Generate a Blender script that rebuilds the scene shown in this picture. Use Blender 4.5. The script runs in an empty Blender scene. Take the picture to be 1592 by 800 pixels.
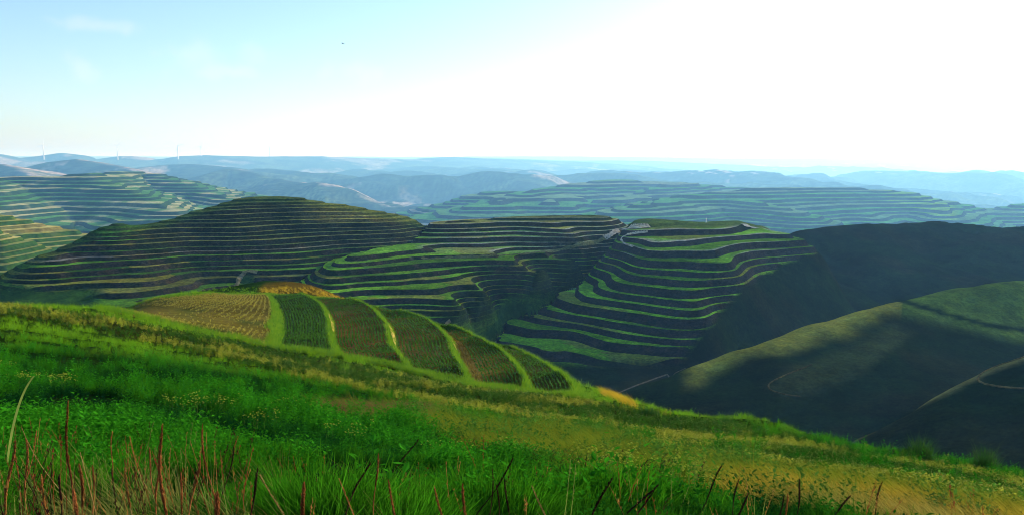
import bpy, math, random
import numpy as np
from mathutils import Vector

R = math.radians
random.seed(7); rng = np.random.default_rng(7)
scene = bpy.context.scene
C = scene.collection

# ------------------------------------------------------------------ camera
EYE = 120.0                                  # eye height above the deepest valley floor
FPX = 1379.0                                 # focal length in photo pixels (1592 wide)
PITCH = math.atan(150.0 / FPX)
CP, SP = math.cos(PITCH), math.sin(PITCH)
cam_d = bpy.data.cameras.new("camera"); cam = bpy.data.objects.new("camera", cam_d); C.objects.link(cam)
cam.location = (0, 0, EYE)
cam.rotation_euler = (math.pi / 2 - PITCH, 0, 0)
cam_d.sensor_fit = 'HORIZONTAL'; cam_d.sensor_width = 36.0
cam_d.lens = 36.0 * FPX / 1592.0
cam_d.clip_start = 0.05; cam_d.clip_end = 120000
scene.camera = cam

# ------------------------------------------------------------------ light, sky, exposure
SUN_AZ, SUN_EL = R(46), R(16)                # azimuth clockwise from the view direction (+Y)
sd = Vector((math.sin(SUN_AZ) * math.cos(SUN_EL), math.cos(SUN_AZ) * math.cos(SUN_EL), math.sin(SUN_EL)))
sun_l = bpy.data.lights.new("sun", 'SUN'); sun = bpy.data.objects.new("sun", sun_l); C.objects.link(sun)
sun_l.energy = 5.0; sun_l.angle = R(0.5); sun_l.color = (1.0, 0.92, 0.78)
sun.rotation_euler = sd.to_track_quat('Z', 'Y').to_euler()
sun.location = (200, 200, 400)
world = bpy.data.worlds.new("World"); scene.world = world; world.use_nodes = True
wn, wl = world.node_tree.nodes, world.node_tree.links
wn.clear()
w_out = wn.new('ShaderNodeOutputWorld'); w_bg = wn.new('ShaderNodeBackground')
w_sky = wn.new('ShaderNodeTexSky'); w_sky.sky_type = 'NISHITA'; w_sky.sun_disc = False
w_sky.sun_elevation = SUN_EL; w_sky.sun_rotation = SUN_AZ
w_sky.air_density = 1.0; w_sky.dust_density = 1.7; w_sky.ozone_density = 3.2; w_sky.altitude = 900
# thin cumulus wisps mixed into the sky itself
w_tc = wn.new('ShaderNodeTexCoord')
w_n = wn.new('ShaderNodeTexNoise'); w_n.inputs['Scale'].default_value = 26; w_n.inputs['Detail'].default_value = 6; w_n.inputs['Roughness'].default_value = 0.6
wl.new(w_tc.outputs['Generated'], w_n.inputs['Vector'])
def wmath(op, a, b=None):
    k = wn.new('ShaderNodeMath'); k.operation = op
    for q, v in enumerate((a, b)):
        if v is None: continue
        if isinstance(v, (int, float)): k.inputs[q].default_value = v
        else: wl.new(v, k.inputs[q])
    return k.outputs[0]
w_acc = None
for cx_, cy_, wd_, hg_ in [(287, 88, 34, 24), (238, 84, 26, 14), (408, 84, 26, 18), (122, 106, 20, 24), (560, 108, 40, 16), (350, 112, 60, 10), (150, 40, 60, 10), (-300, 70, 90, 26), (-700, 110, 90, 30), (-1200, 60, 120, 30)]:
    v_ = Vector(((cx_ - 796) / FPX, CP + (400 - cy_) / FPX * SP, -SP + (400 - cy_) / FPX * CP)).normalized()
    k = wn.new('ShaderNodeVectorMath'); k.operation = 'SUBTRACT'; k.inputs[1].default_value = v_; wl.new(w_tc.outputs['Generated'], k.inputs[0])
    k2 = wn.new('ShaderNodeVectorMath'); k2.operation = 'MULTIPLY'; k2.inputs[1].default_value = (FPX / wd_, FPX / wd_, FPX / hg_); wl.new(k.outputs[0], k2.inputs[0])
    k3 = wn.new('ShaderNodeVectorMath'); k3.operation = 'LENGTH'; wl.new(k2.outputs[0], k3.inputs[0])
    f_ = wmath('SUBTRACT', 1.35, k3.outputs['Value']); w_acc = f_ if w_acc is None else wmath('MAXIMUM', w_acc, f_)
w_v = wmath('ADD', w_acc, wmath('MULTIPLY', wmath('SUBTRACT', w_n.outputs['Fac'], .5), 4.5))
w_r = wn.new('ShaderNodeMapRange'); w_r.interpolation_type = 'SMOOTHSTEP'; w_r.inputs['From Min'].default_value = .1; w_r.inputs['From Max'].default_value = 1.5; w_r.inputs['To Max'].default_value = .2
wl.new(w_v, w_r.inputs['Value'])
w_mix = wn.new('ShaderNodeMixRGB'); w_mix.inputs['Color2'].default_value = (4.6, 4.5, 4.7, 1)
wl.new(w_r.outputs[0], w_mix.inputs['Fac'])
wl.new(w_sky.outputs[0], w_mix.inputs['Color1']); wl.new(w_mix.outputs[0], w_bg.inputs['Color'])
w_bg.inputs['Strength'].default_value = 0.125
wl.new(w_bg.outputs[0], w_out.inputs['Surface'])
scene.view_settings.view_transform = 'Standard'; scene.view_settings.look = 'None'
scene.view_settings.exposure = 1.0; scene.view_settings.gamma = 1.0
scene.cycles.max_bounces = 5; scene.cycles.transparent_max_bounces = 8
scene.cycles.diffuse_bounces = 2; scene.cycles.glossy_bounces = 1; scene.cycles.transmission_bounces = 2; scene.cycles.volume_bounces = 0
scene.cycles.use_denoising = True; scene.cycles.filter_width = 1.0
HAZE = dict(density=0.74e-4, color=(0.21, 0.54, 1.0, 1), aniso=0.30)

# ------------------------------------------------------------------ numeric helpers
def pix(px, py):
    """photo pixel -> (lateral tangent a = x/y, vertical tangent T = z/y)"""
    xc = (np.asarray(px, float) - 796.0) / FPX; yc = (400.0 - np.asarray(py, float)) / FPX
    den = CP + yc * SP
    return xc / den, (-SP + yc * CP) / den
def unpix(a, T):
    """tangents -> photo pixel"""
    den = CP - T * SP
    xc = a / den; yc = (SP + T * CP) / den
    return 796 + xc * FPX, 400 - yc * FPX
def P3(px, py, d):
    a, T = pix(px, py); return Vector((float(a) * d, d, float(T) * d + EYE))

def _hash(ix, iy, s):
    h = (ix.astype(np.int64) * 374761393 + iy.astype(np.int64) * 668265263 + s * 974634777) & 0xFFFFFFFF
    h = ((h ^ (h >> 13)) * 1274126177) & 0xFFFFFFFF
    return ((h ^ (h >> 16)) & 0xFFFFFF) / float(0xFFFFFF)
def vnoise(x, y, s=0):
    ix = np.floor(x); iy = np.floor(y); fx = x - ix; fy = y - iy
    fx = fx * fx * fx * (fx * (fx * 6 - 15) + 10); fy = fy * fy * fy * (fy * (fy * 6 - 15) + 10)
    a = _hash(ix, iy, s); b = _hash(ix + 1, iy, s); c = _hash(ix, iy + 1, s); d = _hash(ix + 1, iy + 1, s)
    return (a * (1 - fx) + b * fx) * (1 - fy) + (c * (1 - fx) + d * fx) * fy
def fbm(x, y, sc, o=4, s=0):
    r = 0; amp = 1; tot = 0
    for i in range(o):
        r = r + amp * (vnoise(x / sc + 17.3 * i, y / sc - 9.1 * i, s + i) - 0.5); tot += amp * .5; amp *= .5; sc = sc / 2.03
    return r / tot
def sstep(x, a, b):
    t = np.clip((x - a) / (b - a), 0, 1); return t * t * (3 - 2 * t)

class Land:
    """smooth surface through (photo x, photo y, depth) control points; interpolates the elevation tangent"""
    def __init__(s, pts, k=10.0, c=0.35, reach=99.0, az=13.79):
        s.reach = reach
        p = np.array(pts, float); a, T = pix(p[:, 0], p[:, 1]); s.k, s.c, s.az = k, c, az
        s.X = np.stack([a * az, np.log(p[:, 2]) * k], 1)
        D = np.sqrt(((s.X[:, None] - s.X[None]) ** 2).sum(-1) + c * c)
        n = len(p); A = np.zeros((n + 1, n + 1)); A[:n, :n] = D; A[:n, n] = 1; A[n, :n] = 1
        A[:n, :n] -= np.eye(n) * 0.02
        s.w = np.linalg.solve(A, np.append(T, 0))
    def tan(s, a, d):
        q = np.stack([np.ravel(a) * s.az, np.log(np.ravel(d)) * s.k], 1); out = np.empty(len(q))
        for i in range(0, len(q), 40000):
            D = np.sqrt(((q[i:i + 40000, None] - s.X[None]) ** 2).sum(-1) + s.c ** 2)
            out[i:i + 40000] = D @ s.w[:-1] + s.w[-1] - .05 * np.maximum(D.min(1) - s.reach, 0)
        return out.reshape(np.shape(a))
    def z(s, x, y):
        y = np.maximum(y, 0.3); return s.tan(x / y, y) * y

def polydist(px, py, poly):
    """distance from points to a polyline, and the parameter along it"""
    best = np.full(np.shape(px), 1e9); par = np.zeros(np.shape(px))
    for i in range(len(poly) - 1):
        ax, ay = poly[i][:2]; bx, by = poly[i + 1][:2]; dx, dy = bx - ax, by - ay
        t = np.clip(((px - ax) * dx + (py - ay) * dy) / (dx * dx + dy * dy + 1e-9), 0, 1)
        d = np.hypot(px - ax - t * dx, py - ay - t * dy); m = d < best
        best = np.where(m, d, best); par = np.where(m, i + t, par)
    return best, par
def inpoly(px, py, poly):
    r = np.zeros(np.shape(px), bool); n = len(poly)
    for i in range(n):
        x1, y1 = poly[i]; x2, y2 = poly[(i + 1) % n]
        c = ((y1 > py) != (y2 > py)) & (px < (x2 - x1) * (py - y1) / (y2 - y1 + 1e-12) + x1)
        r ^= c
    return r

# ------------------------------------------------------------------ mesh helpers
def tag(o, label=None, cat=None, group=None, kind=None):
    if label: o['label'] = label
    if cat: o['category'] = cat
    if group: o['group'] = group
    if kind: o['kind'] = kind
    return o
def np_mesh(name, V, F, mat, parent=None, col=None, smooth=True):
    """V (n,3), F (m,3 or 4); col: per-vertex rgb"""
    V = np.asarray(V, np.float32); F = np.asarray(F, np.int32); k = F.shape[1]
    me = bpy.data.meshes.new(name)
    me.vertices.add(len(V)); me.vertices.foreach_set('co', V.ravel())
    me.loops.add(F.size); me.loops.foreach_set('vertex_index', F.ravel())
    me.polygons.add(len(F)); me.polygons.foreach_set('loop_start', np.arange(0, F.size, k, dtype=np.int32))
    me.polygons.foreach_set('loop_total', np.full(len(F), k, np.int32))
    if smooth: me.polygons.foreach_set('use_smooth', np.ones(len(F), bool))
    me.update(calc_edges=True)
    if col is not None:
        at = me.color_attributes.new('col', 'FLOAT_COLOR', 'POINT')
        at.data.foreach_set('color', np.concatenate([col, np.ones((len(col), 1))], 1).astype(np.float32).ravel())
    if mat: me.materials.append(mat)
    o = bpy.data.objects.new(name, me); C.objects.link(o)
    if parent: o.parent = parent
    return o
def box(name, lo, hi, mat):
    v = [(x, y, z) for z in (lo[2], hi[2]) for y in (lo[1], hi[1]) for x in (lo[0], hi[0])]
    f = [(0, 2, 3, 1), (4, 5, 7, 6), (0, 1, 5, 4), (2, 6, 7, 3), (0, 4, 6, 2), (1, 3, 7, 5)]
    return np_mesh(name, v, f, mat, smooth=False)
def empty(name, loc=(0, 0, 0)):
    o = bpy.data.objects.new(name, None); C.objects.link(o); o.location = loc; o.empty_display_size = .3
    return o
def new_mat(name):
    m = bpy.data.materials.new(name); m.use_nodes = True; m.node_tree.nodes.clear(); return m, m.node_tree.nodes, m.node_tree.links
def terrain_mat(name, scales=((1.5, .5), (9, .35)), bump=.4, bscale=2.0, stretch=1.0, hue=(1.25, 1.1, .8)):
    """albedo from the mesh's 'col' attribute (what grows there, plus some painted sunlit tones), broken up by world-space noise, with relief"""
    m, n, l = new_mat(name)
    out = n.new('ShaderNodeOutputMaterial'); b = n.new('ShaderNodeBsdfDiffuse'); b.inputs['Roughness'].default_value = .8
    at = n.new('ShaderNodeAttribute'); at.attribute_name = 'col'
    geo = n.new('ShaderNodeNewGeometry'); cur = at.outputs['Color']
    mp = n.new('ShaderNodeMapping'); mp.inputs['Scale'].default_value = (1, 1, stretch); l.new(geo.outputs['Position'], mp.inputs['Vector'])
    for sc, am in scales:
        t = n.new('ShaderNodeTexNoise'); t.inputs['Scale'].default_value = 1.0 / sc; t.inputs['Detail'].default_value = 4; t.inputs['Roughness'].default_value = .65
        l.new(mp.outputs[0], t.inputs['Vector'])
        mr = n.new('ShaderNodeMapRange'); mr.inputs['From Min'].default_value = .3; mr.inputs['From Max'].default_value = .7
        mr.inputs['To Min'].default_value = 1 - am; mr.inputs['To Max'].default_value = 1 + am
        l.new(t.outputs['Fac'], mr.inputs['Value'])
        mx = n.new('ShaderNodeVectorMath'); mx.operation = 'SCALE'
        l.new(cur, mx.inputs[0]); l.new(mr.outputs[0], mx.inputs['Scale']); cur = mx.outputs[0]
    th = n.new('ShaderNodeTexNoise'); th.inputs['Scale'].default_value = 1.0 / (scales[0][0] * 3.1); th.inputs['Detail'].default_value = 5; th.inputs['Roughness'].default_value = .7
    l.new(mp.outputs[0], th.inputs['Vector']); mh = n.new('ShaderNodeMapRange'); mh.inputs['From Min'].default_value = .46; mh.inputs['From Max'].default_value = .68; l.new(th.outputs['Fac'], mh.inputs['Value'])
    hm_ = n.new('ShaderNodeMixRGB'); hm_.blend_type = 'MULTIPLY'; hm_.inputs['Color2'].default_value = (*hue, 1); l.new(mh.outputs[0], hm_.inputs['Fac']); l.new(cur, hm_.inputs['Color1']); cur = hm_.outputs[0]
    l.new(cur, b.inputs['Color'])
    if bump:
        t = n.new('ShaderNodeTexNoise'); t.inputs['Scale'].default_value = 1.0 / bscale; t.inputs['Detail'].default_value = 5
        l.new(geo.outputs['Position'], t.inputs['Vector'])
        bp = n.new('ShaderNodeBump'); bp.inputs['Strength'].default_value = bump; bp.inputs['Distance'].default_value = bscale * .5
        l.new(t.outputs['Fac'], bp.inputs['Height']); l.new(bp.outputs[0], b.inputs['Normal'])
    l.new(b.outputs[0], out.inputs['Surface'])
    return m
def leaf_mat(name, color, transl=.45, var=.35, inst=False):
    """leaf: diffuse + translucent, tint per instance or per object"""
    m, n, l = new_mat(name)
    out = n.new('ShaderNodeOutputMaterial'); d = n.new('ShaderNodeBsdfDiffuse'); t = n.new('ShaderNodeBsdfTranslucent'); mx = n.new('ShaderNodeMixShader')
    mx.inputs[0].default_value = transl
    if inst:
        at = n.new('ShaderNodeAttribute'); at.attribute_type = 'INSTANCER'; at.attribute_name = 'tint'
        mul = n.new('ShaderNodeMixRGB'); mul.blend_type = 'MULTIPLY'; mul.inputs['Fac'].default_value = 1
        mul.inputs['Color2'].default_value = (*color, 1); l.new(at.outputs['Color'], mul.inputs['Color1']); src = mul.outputs[0]
    else:
        g = n.new('ShaderNodeNewGeometry'); tx = n.new('ShaderNodeTexNoise'); tx.inputs['Scale'].default_value = 6.0
        l.new(g.outputs['Position'], tx.inputs['Vector'])
        mr = n.new('ShaderNodeMapRange'); mr.inputs['From Min'].default_value = .3; mr.inputs['From Max'].default_value = .7
        mr.inputs['To Min'].default_value = 1 - var; mr.inputs['To Max'].default_value = 1 + var
        l.new(tx.outputs['Fac'], mr.inputs['Value'])
        sc = n.new('ShaderNodeVectorMath'); sc.operation = 'SCALE'; sc.inputs[0].default_value = color
        l.new(mr.outputs[0], sc.inputs['Scale']); src = sc.outputs[0]
    l.new(src, d.inputs['Color']); l.new(src, t.inputs['Color'])
    l.new(d.outputs[0], mx.inputs[1]); l.new(t.outputs[0], mx.inputs[2]); l.new(mx.outputs[0], out.inputs['Surface'])
    return m

M_TERR = terrain_mat('terraced_loess', ((1.3, .6), (4.5, .35), (16, .3)), .6, 1.3, 2.5, (1.6, 1.25, .75))
M_BACK = terrain_mat('terraced_far_side', ((8, .4), (40, .3)), .4, 6, 2.0)
M_HILL = terrain_mat('hill_grass', ((1.2, .35), (6, .3), (25, .35)), .4, 2.6)
M_FAR = terrain_mat('far_hills', ((50, .35), (300, .3)), .3, 40)
M_SOIL = terrain_mat('meadow_soil', ((.25, .4), (2.5, .35)), .6, .15)
M_FIELD = terrain_mat('field_soil', ((.35, .35), (4, .35)), .6, .3)

# ------------------------------------------------------------------ terraces: cut triangles along contour lines, then step them
def cut(T, f, lev):
    """T (n,3,k) vertex records; split every triangle crossed by column f == lev"""
    s = T[:, :, f] - lev; s = np.where(np.abs(s) < 1e-4, 1e-4, s); up = s > 0; c = up.sum(1)
    m = (c > 0) & (c < 3)
    if not m.any(): return T
    X = T[m]; S = s[m]; U = up[m]; lone = np.where(U.sum(1) == 1, U.argmax(1), (~U).argmax(1))
    idx = (lone[:, None] + np.arange(3)) % 3; r = np.arange(len(X))[:, None]
    X = X[r, idx]; S = S[r, idx]
    t1 = (S[:, 0] / (S[:, 0] - S[:, 1]))[:, None]; t2 = (S[:, 0] / (S[:, 0] - S[:, 2]))[:, None]
    A, B, D = X[:, 0], X[:, 1], X[:, 2]; AB = A + (B - A) * t1; AD = A + (D - A) * t2
    AB[:, f] = lev; AD[:, f] = lev
    return np.concatenate([T[~m], np.stack([A, AB, AD], 1), np.stack([AB, B, D], 1), np.stack([AB, D, AD], 1)])
def warp(q):
    """uneven terrace heights: monotone, so contour order is kept"""
    return q + .10 * np.sin(q * 1.9) + .06 * np.sin(q * 4.3 + 1)
_wq = np.linspace(-260, 60, 64001); _ww = warp(_wq)
def unwarp(w): return np.interp(w, _ww, _wq)
def terrace_tris(T, step, rise=.93):
    """record columns: x y z q1(z/step) q2(z/step-a) mask ...; returns stepped tris, level index, is_tread"""
    z = T[:, :, 3]; 
    lo, hi = int(np.floor(z.min())), int(np.ceil(z.max()))
    on = T[:, :, 5].max(1) > .02
    off = T[~on]; T = T[on]
    # cut level by level, keeping done pieces apart so that the work stays small
    for lev in range(lo, hi + 1):
        for f in (3, 4):
            s = T[:, :, f]; near = (s.min(1) < lev) & (s.max(1) > lev)
            T = np.concatenate([T[~near], cut(T[near], f, lev)])
    q1 = T[:, :, 3].mean(1); q2 = T[:, :, 4].mean(1); k = np.floor(q1 + 1e-6); tread = np.floor(q2 + 1e-6) >= k
    a = T[:, :, 3] - T[:, :, 4]; fr = np.clip(T[:, :, 3] - k[:, None], 0, 1)
    st = np.where(fr < a, rise * fr / a, rise + (1 - rise) * (fr - a) / (1 - a))
    zn = (unwarp(k[:, None] + st) - T[:, :, 9]) * step
    T = T.copy(); T[:, :, 2] = T[:, :, 2] * (1 - T[:, :, 5]) + zn * T[:, :, 5]
    return T, k.astype(int), tread, off
def tris_obj(name, T, colf, mat, parent=None, sep=None):
    """build a mesh from a triangle soup, merging equal points (kept apart where sep differs, so edges stay crisp)"""
    n = len(T); P = T.reshape(-1, T.shape[2])
    key = np.round(P[:, :3] * 50).astype(np.int64)
    g = np.zeros(len(P), np.int64) if sep is None else np.repeat(sep.astype(np.int64), 3)
    kk = (key[:, 0] * 73856093) ^ (key[:, 1] * 19349663) ^ (key[:, 2] * 83492791) ^ (g * 2654435761)
    _, ui, inv = np.unique(kk, return_index=True, return_inverse=True)
    F = inv.reshape(n, 3)
    ok = (F[:, 0] != F[:, 1]) & (F[:, 1] != F[:, 2]) & (F[:, 0] != F[:, 2]); F = F[ok]
    V = P[ui, :3].copy()
    v0, v1, v2 = V[F[:, 0]], V[F[:, 1]], V[F[:, 2]]
    nz = np.cross(v1 - v0, v2 - v0)[:, 2]; F[nz < 0] = F[nz < 0][:, ::-1]
    col = colf(P[ui], g[ui])
    V[:, 2] += EYE
    return np_mesh(name, V, F, mat, parent, np.clip(col, 0.002, .9))
def grid_tris(rec):
    """rec (rows, cols, k) -> (n,3,k)"""
    a, b, c, d = rec[:-1, :-1], rec[:-1, 1:], rec[1:, 1:], rec[1:, :-1]; k = rec.shape[2]
    return np.concatenate([np.stack([a, b, c], 2).reshape(-1, 3, k), np.stack([a, c, d], 2).reshape(-1, 3, k)])

# ================================================================== NEAR: the grassy slope and the crop ridge
near_pts = []
for px, lst in {
    -300: [(800, 3.3), (700, 7.5), (600, 17), (520, 38), (478, 75), (500, 105)],
    0:    [(2200, .85), (1000, 2.2), (800, 3.6), (700, 8), (600, 20), (520, 44), (475, 78), (500, 110), (560, 150)],
    160:  [(540, 42), (482, 84), (505, 120)],
    400:  [(2200, .85), (1000, 2.3), (800, 3.9), (700, 9), (620, 22), (570, 46), (540, 76)],
    800:  [(2200, .85), (1000, 2.5), (800, 4.3), (740, 8.5), (680, 19), (640, 40), (615, 66)],
    1000: [(660, 42), (634, 66), (700, 90)],
    1200: [(2200, .85), (1000, 2.7), (800, 4.9), (745, 11), (700, 25), (658, 48), (720, 62), (800, 90)],
    1592: [(2200, .85), (1000, 2.9), (835, 5.4), (800, 9), (775, 18), (745, 34), (830, 48), (900, 80)],
    1950: [(900, 6), (850, 14), (830, 26), (930, 45)]}.items():
    near_pts += [(px, y, d) for y, d in lst]
near_pts += [(250, 462, 150), (330, 455, 165), (420, 451, 172), (470, 447, 174), (520, 460, 166), (600, 487, 150), (700, 515, 134), (800, 550, 114),
             (880, 590, 95), (940, 615, 80), (300, 490, 112), (430, 500, 110), (620, 545, 98), (780, 585, 86), (430, 470, 145), (560, 500, 120), (700, 560, 96),
             (240, 500, 190), (330, 500, 205), (420, 500, 212), (520, 510, 205), (600, 540, 190), (700, 575, 172), (800, 620, 150), (900, 660, 122), (1000, 700, 100)]
near_pts += [(x, y, d) for x in (-700, -300, 100, 500, 900, 1300, 1700, 2300) for y, d in ((900, 250), (1100, 330))] + [(1592, 950, 130), (1900, 900, 110), (1200, 850, 150), (2300, 900, 30), (2300, 1000, 80), (-200, 600, 200), (-700, 560, 170), (-700, 480, 80)]
NEAR = Land(near_pts, k=7.0, c=.5)
def near_z(x, y):
    z = NEAR.z(x, y)
    return z + .10 * fbm(x, y, 3.0, 3, 5) * sstep(y, 2, 8) + .5 * fbm(x, y, 14, 3, 9) * sstep(y, 10, 40)
def hit(px, py, zf, d0, d1, n=500):
    """first crossing of photo rays with a surface, vectorised; returns x, y(depth)"""
    a, T = pix(px, py); a = np.ravel(a); T = np.ravel(T); D = np.exp(np.linspace(math.log(d0), math.log(d1), n))
    best = np.full(len(a), np.nan)
    for i in range(0, len(a), 400):
        aa = a[i:i + 400, None]; TT = T[i:i + 400, None]; dd = np.broadcast_to(D[None], (len(aa), n))
        g = zf(aa * dd, dd) - TT * dd; up = g > 0
        j = np.argmax(up, 1); ok = up[np.arange(len(aa)), j]; j = np.maximum(j, 1); r = np.arange(len(aa))
        g0, g1 = g[r, j - 1], g[r, j]; t = np.clip(g0 / (g0 - g1 + 1e-12), 0, 1)
        dv = D[j - 1] + t * (D[j] - D[j - 1])
        # missed rays (just over the crest): closest approach
        dv = np.where(ok, dv, D[np.argmax(g, 1)]); best[i:i + 400] = dv
    return a * best, best

# crop strips: boundary polylines in the photo, near end first, read onto the ridge surface
strip_lines = [
    [(168, 484), (200, 474), (250, 463), (330, 457)],
    [(432, 545), (443, 520), (440, 495), (430, 470), (416, 458)],
    [(532, 557), (520, 535), (520, 508), (508, 482), (470, 462)],
    [(648, 582), (618, 556), (614, 520), (592, 492), (548, 472)],
    [(738, 603), (718, 570), (708, 538), (672, 508), (622, 494)],
    [(832, 615), (818, 590), (796, 566), (750, 540), (706, 519)],
    [(908, 624), (890, 606), (862, 585), (830, 567), (800, 553)]]
def resample(poly, n):
    p = np.array(poly, float); s = np.r_[0, np.cumsum(np.hypot(*np.diff(p, axis=0).T))]; t = np.linspace(0, s[-1], n)
    # smooth (Catmull-like) by cubic on dense linear then moving average
    q = np.stack([np.interp(t, s, p[:, 0]), np.interp(t, s, p[:, 1])], 1)
    for _ in range(max(2, n // 8)):
        q[1:-1] = .25 * q[:-2] + .5 * q[1:-1] + .25 * q[2:]
    return q
NV = 40
BL = []
for ln in strip_lines:
    q = resample(ln, NV); x, y = hit(q[:, 0], q[:, 1], near_z, 40, 200); BL.append(np.stack([x, y], 1))
field_poly = [tuple(p) for p in BL[0]] + [tuple(b[-1]) for b in BL[1:]] + [tuple(p) for p in BL[-1][::-1]] + [tuple(b[0]) for b in BL[::-1][1:]]

# meadow sheet
a_ax = np.linspace(-.95, .95, 330); d_ax = np.exp(np.linspace(math.log(.35), math.log(260), 330))
AA, DD = np.meshgrid(a_ax, d_ax); XX, YY = AA * DD, DD
ZZ = near_z(XX, YY)
inside = inpoly(XX, YY, field_poly); 
dist_in = np.where(inside, polydist(XX, YY, field_poly + field_poly[:1])[0], 0)
ZZ = ZZ - sstep(dist_in, 0.2, 2.0) * .9
pxg, pyg = unpix(AA, ZZ / YY)
BAND = [(-300, 455), (0, 482), (150, 503), (300, 534), (450, 566), (640, 604), (760, 626), (880, 643), (1000, 668), (1200, 708), (1400, 748), (1592, 778), (1800, 820)]
def band_amt(px, py):
    d, _ = polydist(px, py, BAND); w = np.interp(px, [0, 300, 640, 1000, 1600], [11, 15, 20, 30, 34]); return sstep(d / w, 1.15, .65)
GOLD = [(640, 655), (700, 650), (760, 668), (900, 672), (1010, 700), (1200, 732), (1400, 770), (1592, 800), (1700, 850), (1500, 860), (1250, 812), (1060, 775), (900, 745), (800, 722), (700, 690)]
BROWN = [(480, 640), (540, 636), (600, 640), (660, 632), (700, 640), (680, 655), (600, 660), (520, 662)]
def poly_amt(px, py, poly, soft):
    d, _ = polydist(px, py, poly + poly[:1]); return sstep(np.where(inpoly(px, py, poly), d, -d) / soft, -1, 1)
base = np.stack([.018 + 0 * pxg, .050 + 0 * pxg, .010 + 0 * pxg], -1)
def lerp(a, b, t): return a * (1 - t[..., None]) + np.asarray(b) * t[..., None]
nz1 = fbm(XX, YY, 5, 4, 3)
base = lerp(base, (.035, .10, .008), sstep(YY, 25, 60))
base = lerp(base, (.06, .085, .012), band_amt(pxg, pyg))
base = lerp(base, (.13, .10, .02), poly_amt(pxg, pyg, GOLD, 12))
base = lerp(base, (.05, .035, .02), poly_amt(pxg, pyg, BROWN, 8))
crest = [(415, 450), (470, 444), (520, 458), (600, 485), (650, 498)]
tip = [(905, 618), (930, 612), (985, 633)]
base = lerp(base, (.28, .18, .02), sstep(polydist(pxg, pyg, crest)[0], 13, 7) * (YY > 120))
base = lerp(base, (.26, .18, .02), sstep(polydist(pxg, pyg, [(940, 610), (985, 633)])[0], 6, 2) * (YY > 55))
base = base * .38 * (1 + .35 * nz1[..., None])  # soil darkened to deepen the shade between tufts
V = np.stack([XX, YY, ZZ + EYE], -1).reshape(-1, 3); nr, nc = XX.shape
I = np.arange(nr * nc).reshape(nr, nc)
F = np.stack([I[:-1, :-1], I[:-1, 1:], I[1:, 1:], I[1:, :-1]], -1).reshape(-1, 4)
meadow = np_mesh('meadow_ground', V, F, M_SOIL, None, np.clip(base.reshape(-1, 3), .003, .9))
tag(meadow, kind='structure')

# ================================================================== MIDDLE: terraced hills across the ravine
hills = {}
hills['terraced_hill'] = dict(step=2.1, riser=1.05, mode='T', pts=[
    (-300, 560, 330), (-150, 505, 350), (-300, 600, 400),
    (0, 432, 425), (50, 405, 440), (100, 383, 455), (150, 360, 470), (180, 350, 480), (215, 352, 492), (250, 345, 505), (300, 328, 525), (360, 312, 545), (400, 306, 556),
    (430, 305, 560), (470, 309, 562), (540, 319, 566), (600, 331, 572), (650, 343, 582),
    (425, 340, 525), (425, 360, 508), (425, 400, 478), (425, 440, 450), (300, 360, 492), (300, 400, 464), (300, 437, 438), (540, 350, 535), (540, 375, 515), (540, 398, 500),
    (200, 375, 462), (190, 400, 444), (130, 400, 440), (100, 420, 422), (60, 440, 405), (200, 440, 414), (150, 470, 385), (0, 480, 378), (60, 500, 360), (300, 470, 405),
    (420, 470, 420), (640, 360, 555), (640, 380, 535), (640, 395, 522), (700, 420, 540), (720, 400, 600),
    (-100, 520, 500), (0, 480, 480), (100, 430, 510), (180, 400, 535), (250, 395, 560), (400, 350, 615), (540, 365, 630), (650, 390, 640), (400, 420, 700), (600, 430, 700), (0, 560, 600)])
hills['terraced_bowl'] = dict(step=2.25, riser=.85, mode='T', pts=[
    (500, 432, 432), (520, 415, 448), (545, 404, 462), (600, 401, 474), (700, 402, 482), (800, 404, 492), (870, 404, 500), (900, 400, 515),
    (510, 450, 415), (560, 430, 437), (560, 450, 420), (600, 470, 405), (640, 490, 393), (700, 500, 390), (650, 450, 427), (700, 430, 452), (750, 450, 436), (720, 478, 408), (730, 485, 402),
    (800, 430, 465), (840, 443, 452), (868, 422, 474), (905, 398, 505), (765, 462, 425), (680, 520, 378), (600, 520, 372), (540, 500, 380), (500, 480, 392), (715, 520, 386),
    (650, 380, 530), (700, 384, 528), (800, 390, 525), (900, 380, 540), (700, 366, 550), (800, 368, 556), (900, 366, 558), (680, 346, 588), (740, 343, 596), (800, 338, 604), (850, 335, 608), (920, 335, 616), (960, 342, 618),
    (800, 352, 582), (900, 352, 582), (950, 360, 575), (950, 385, 560), (945, 425, 545), (900, 455, 512), (865, 482, 480), (805, 500, 455), (780, 520, 432), (745, 545, 412),
    (440, 460, 440), (460, 440, 470), (480, 420, 520), (470, 480, 400), (800, 365, 660), (950, 370, 680), (650, 380, 640), (1050, 420, 600), (900, 480, 520), (930, 520, 480), (850, 560, 440), (780, 590, 400), (400, 480, 480), (600, 400, 700), (900, 420, 720)])
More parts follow.
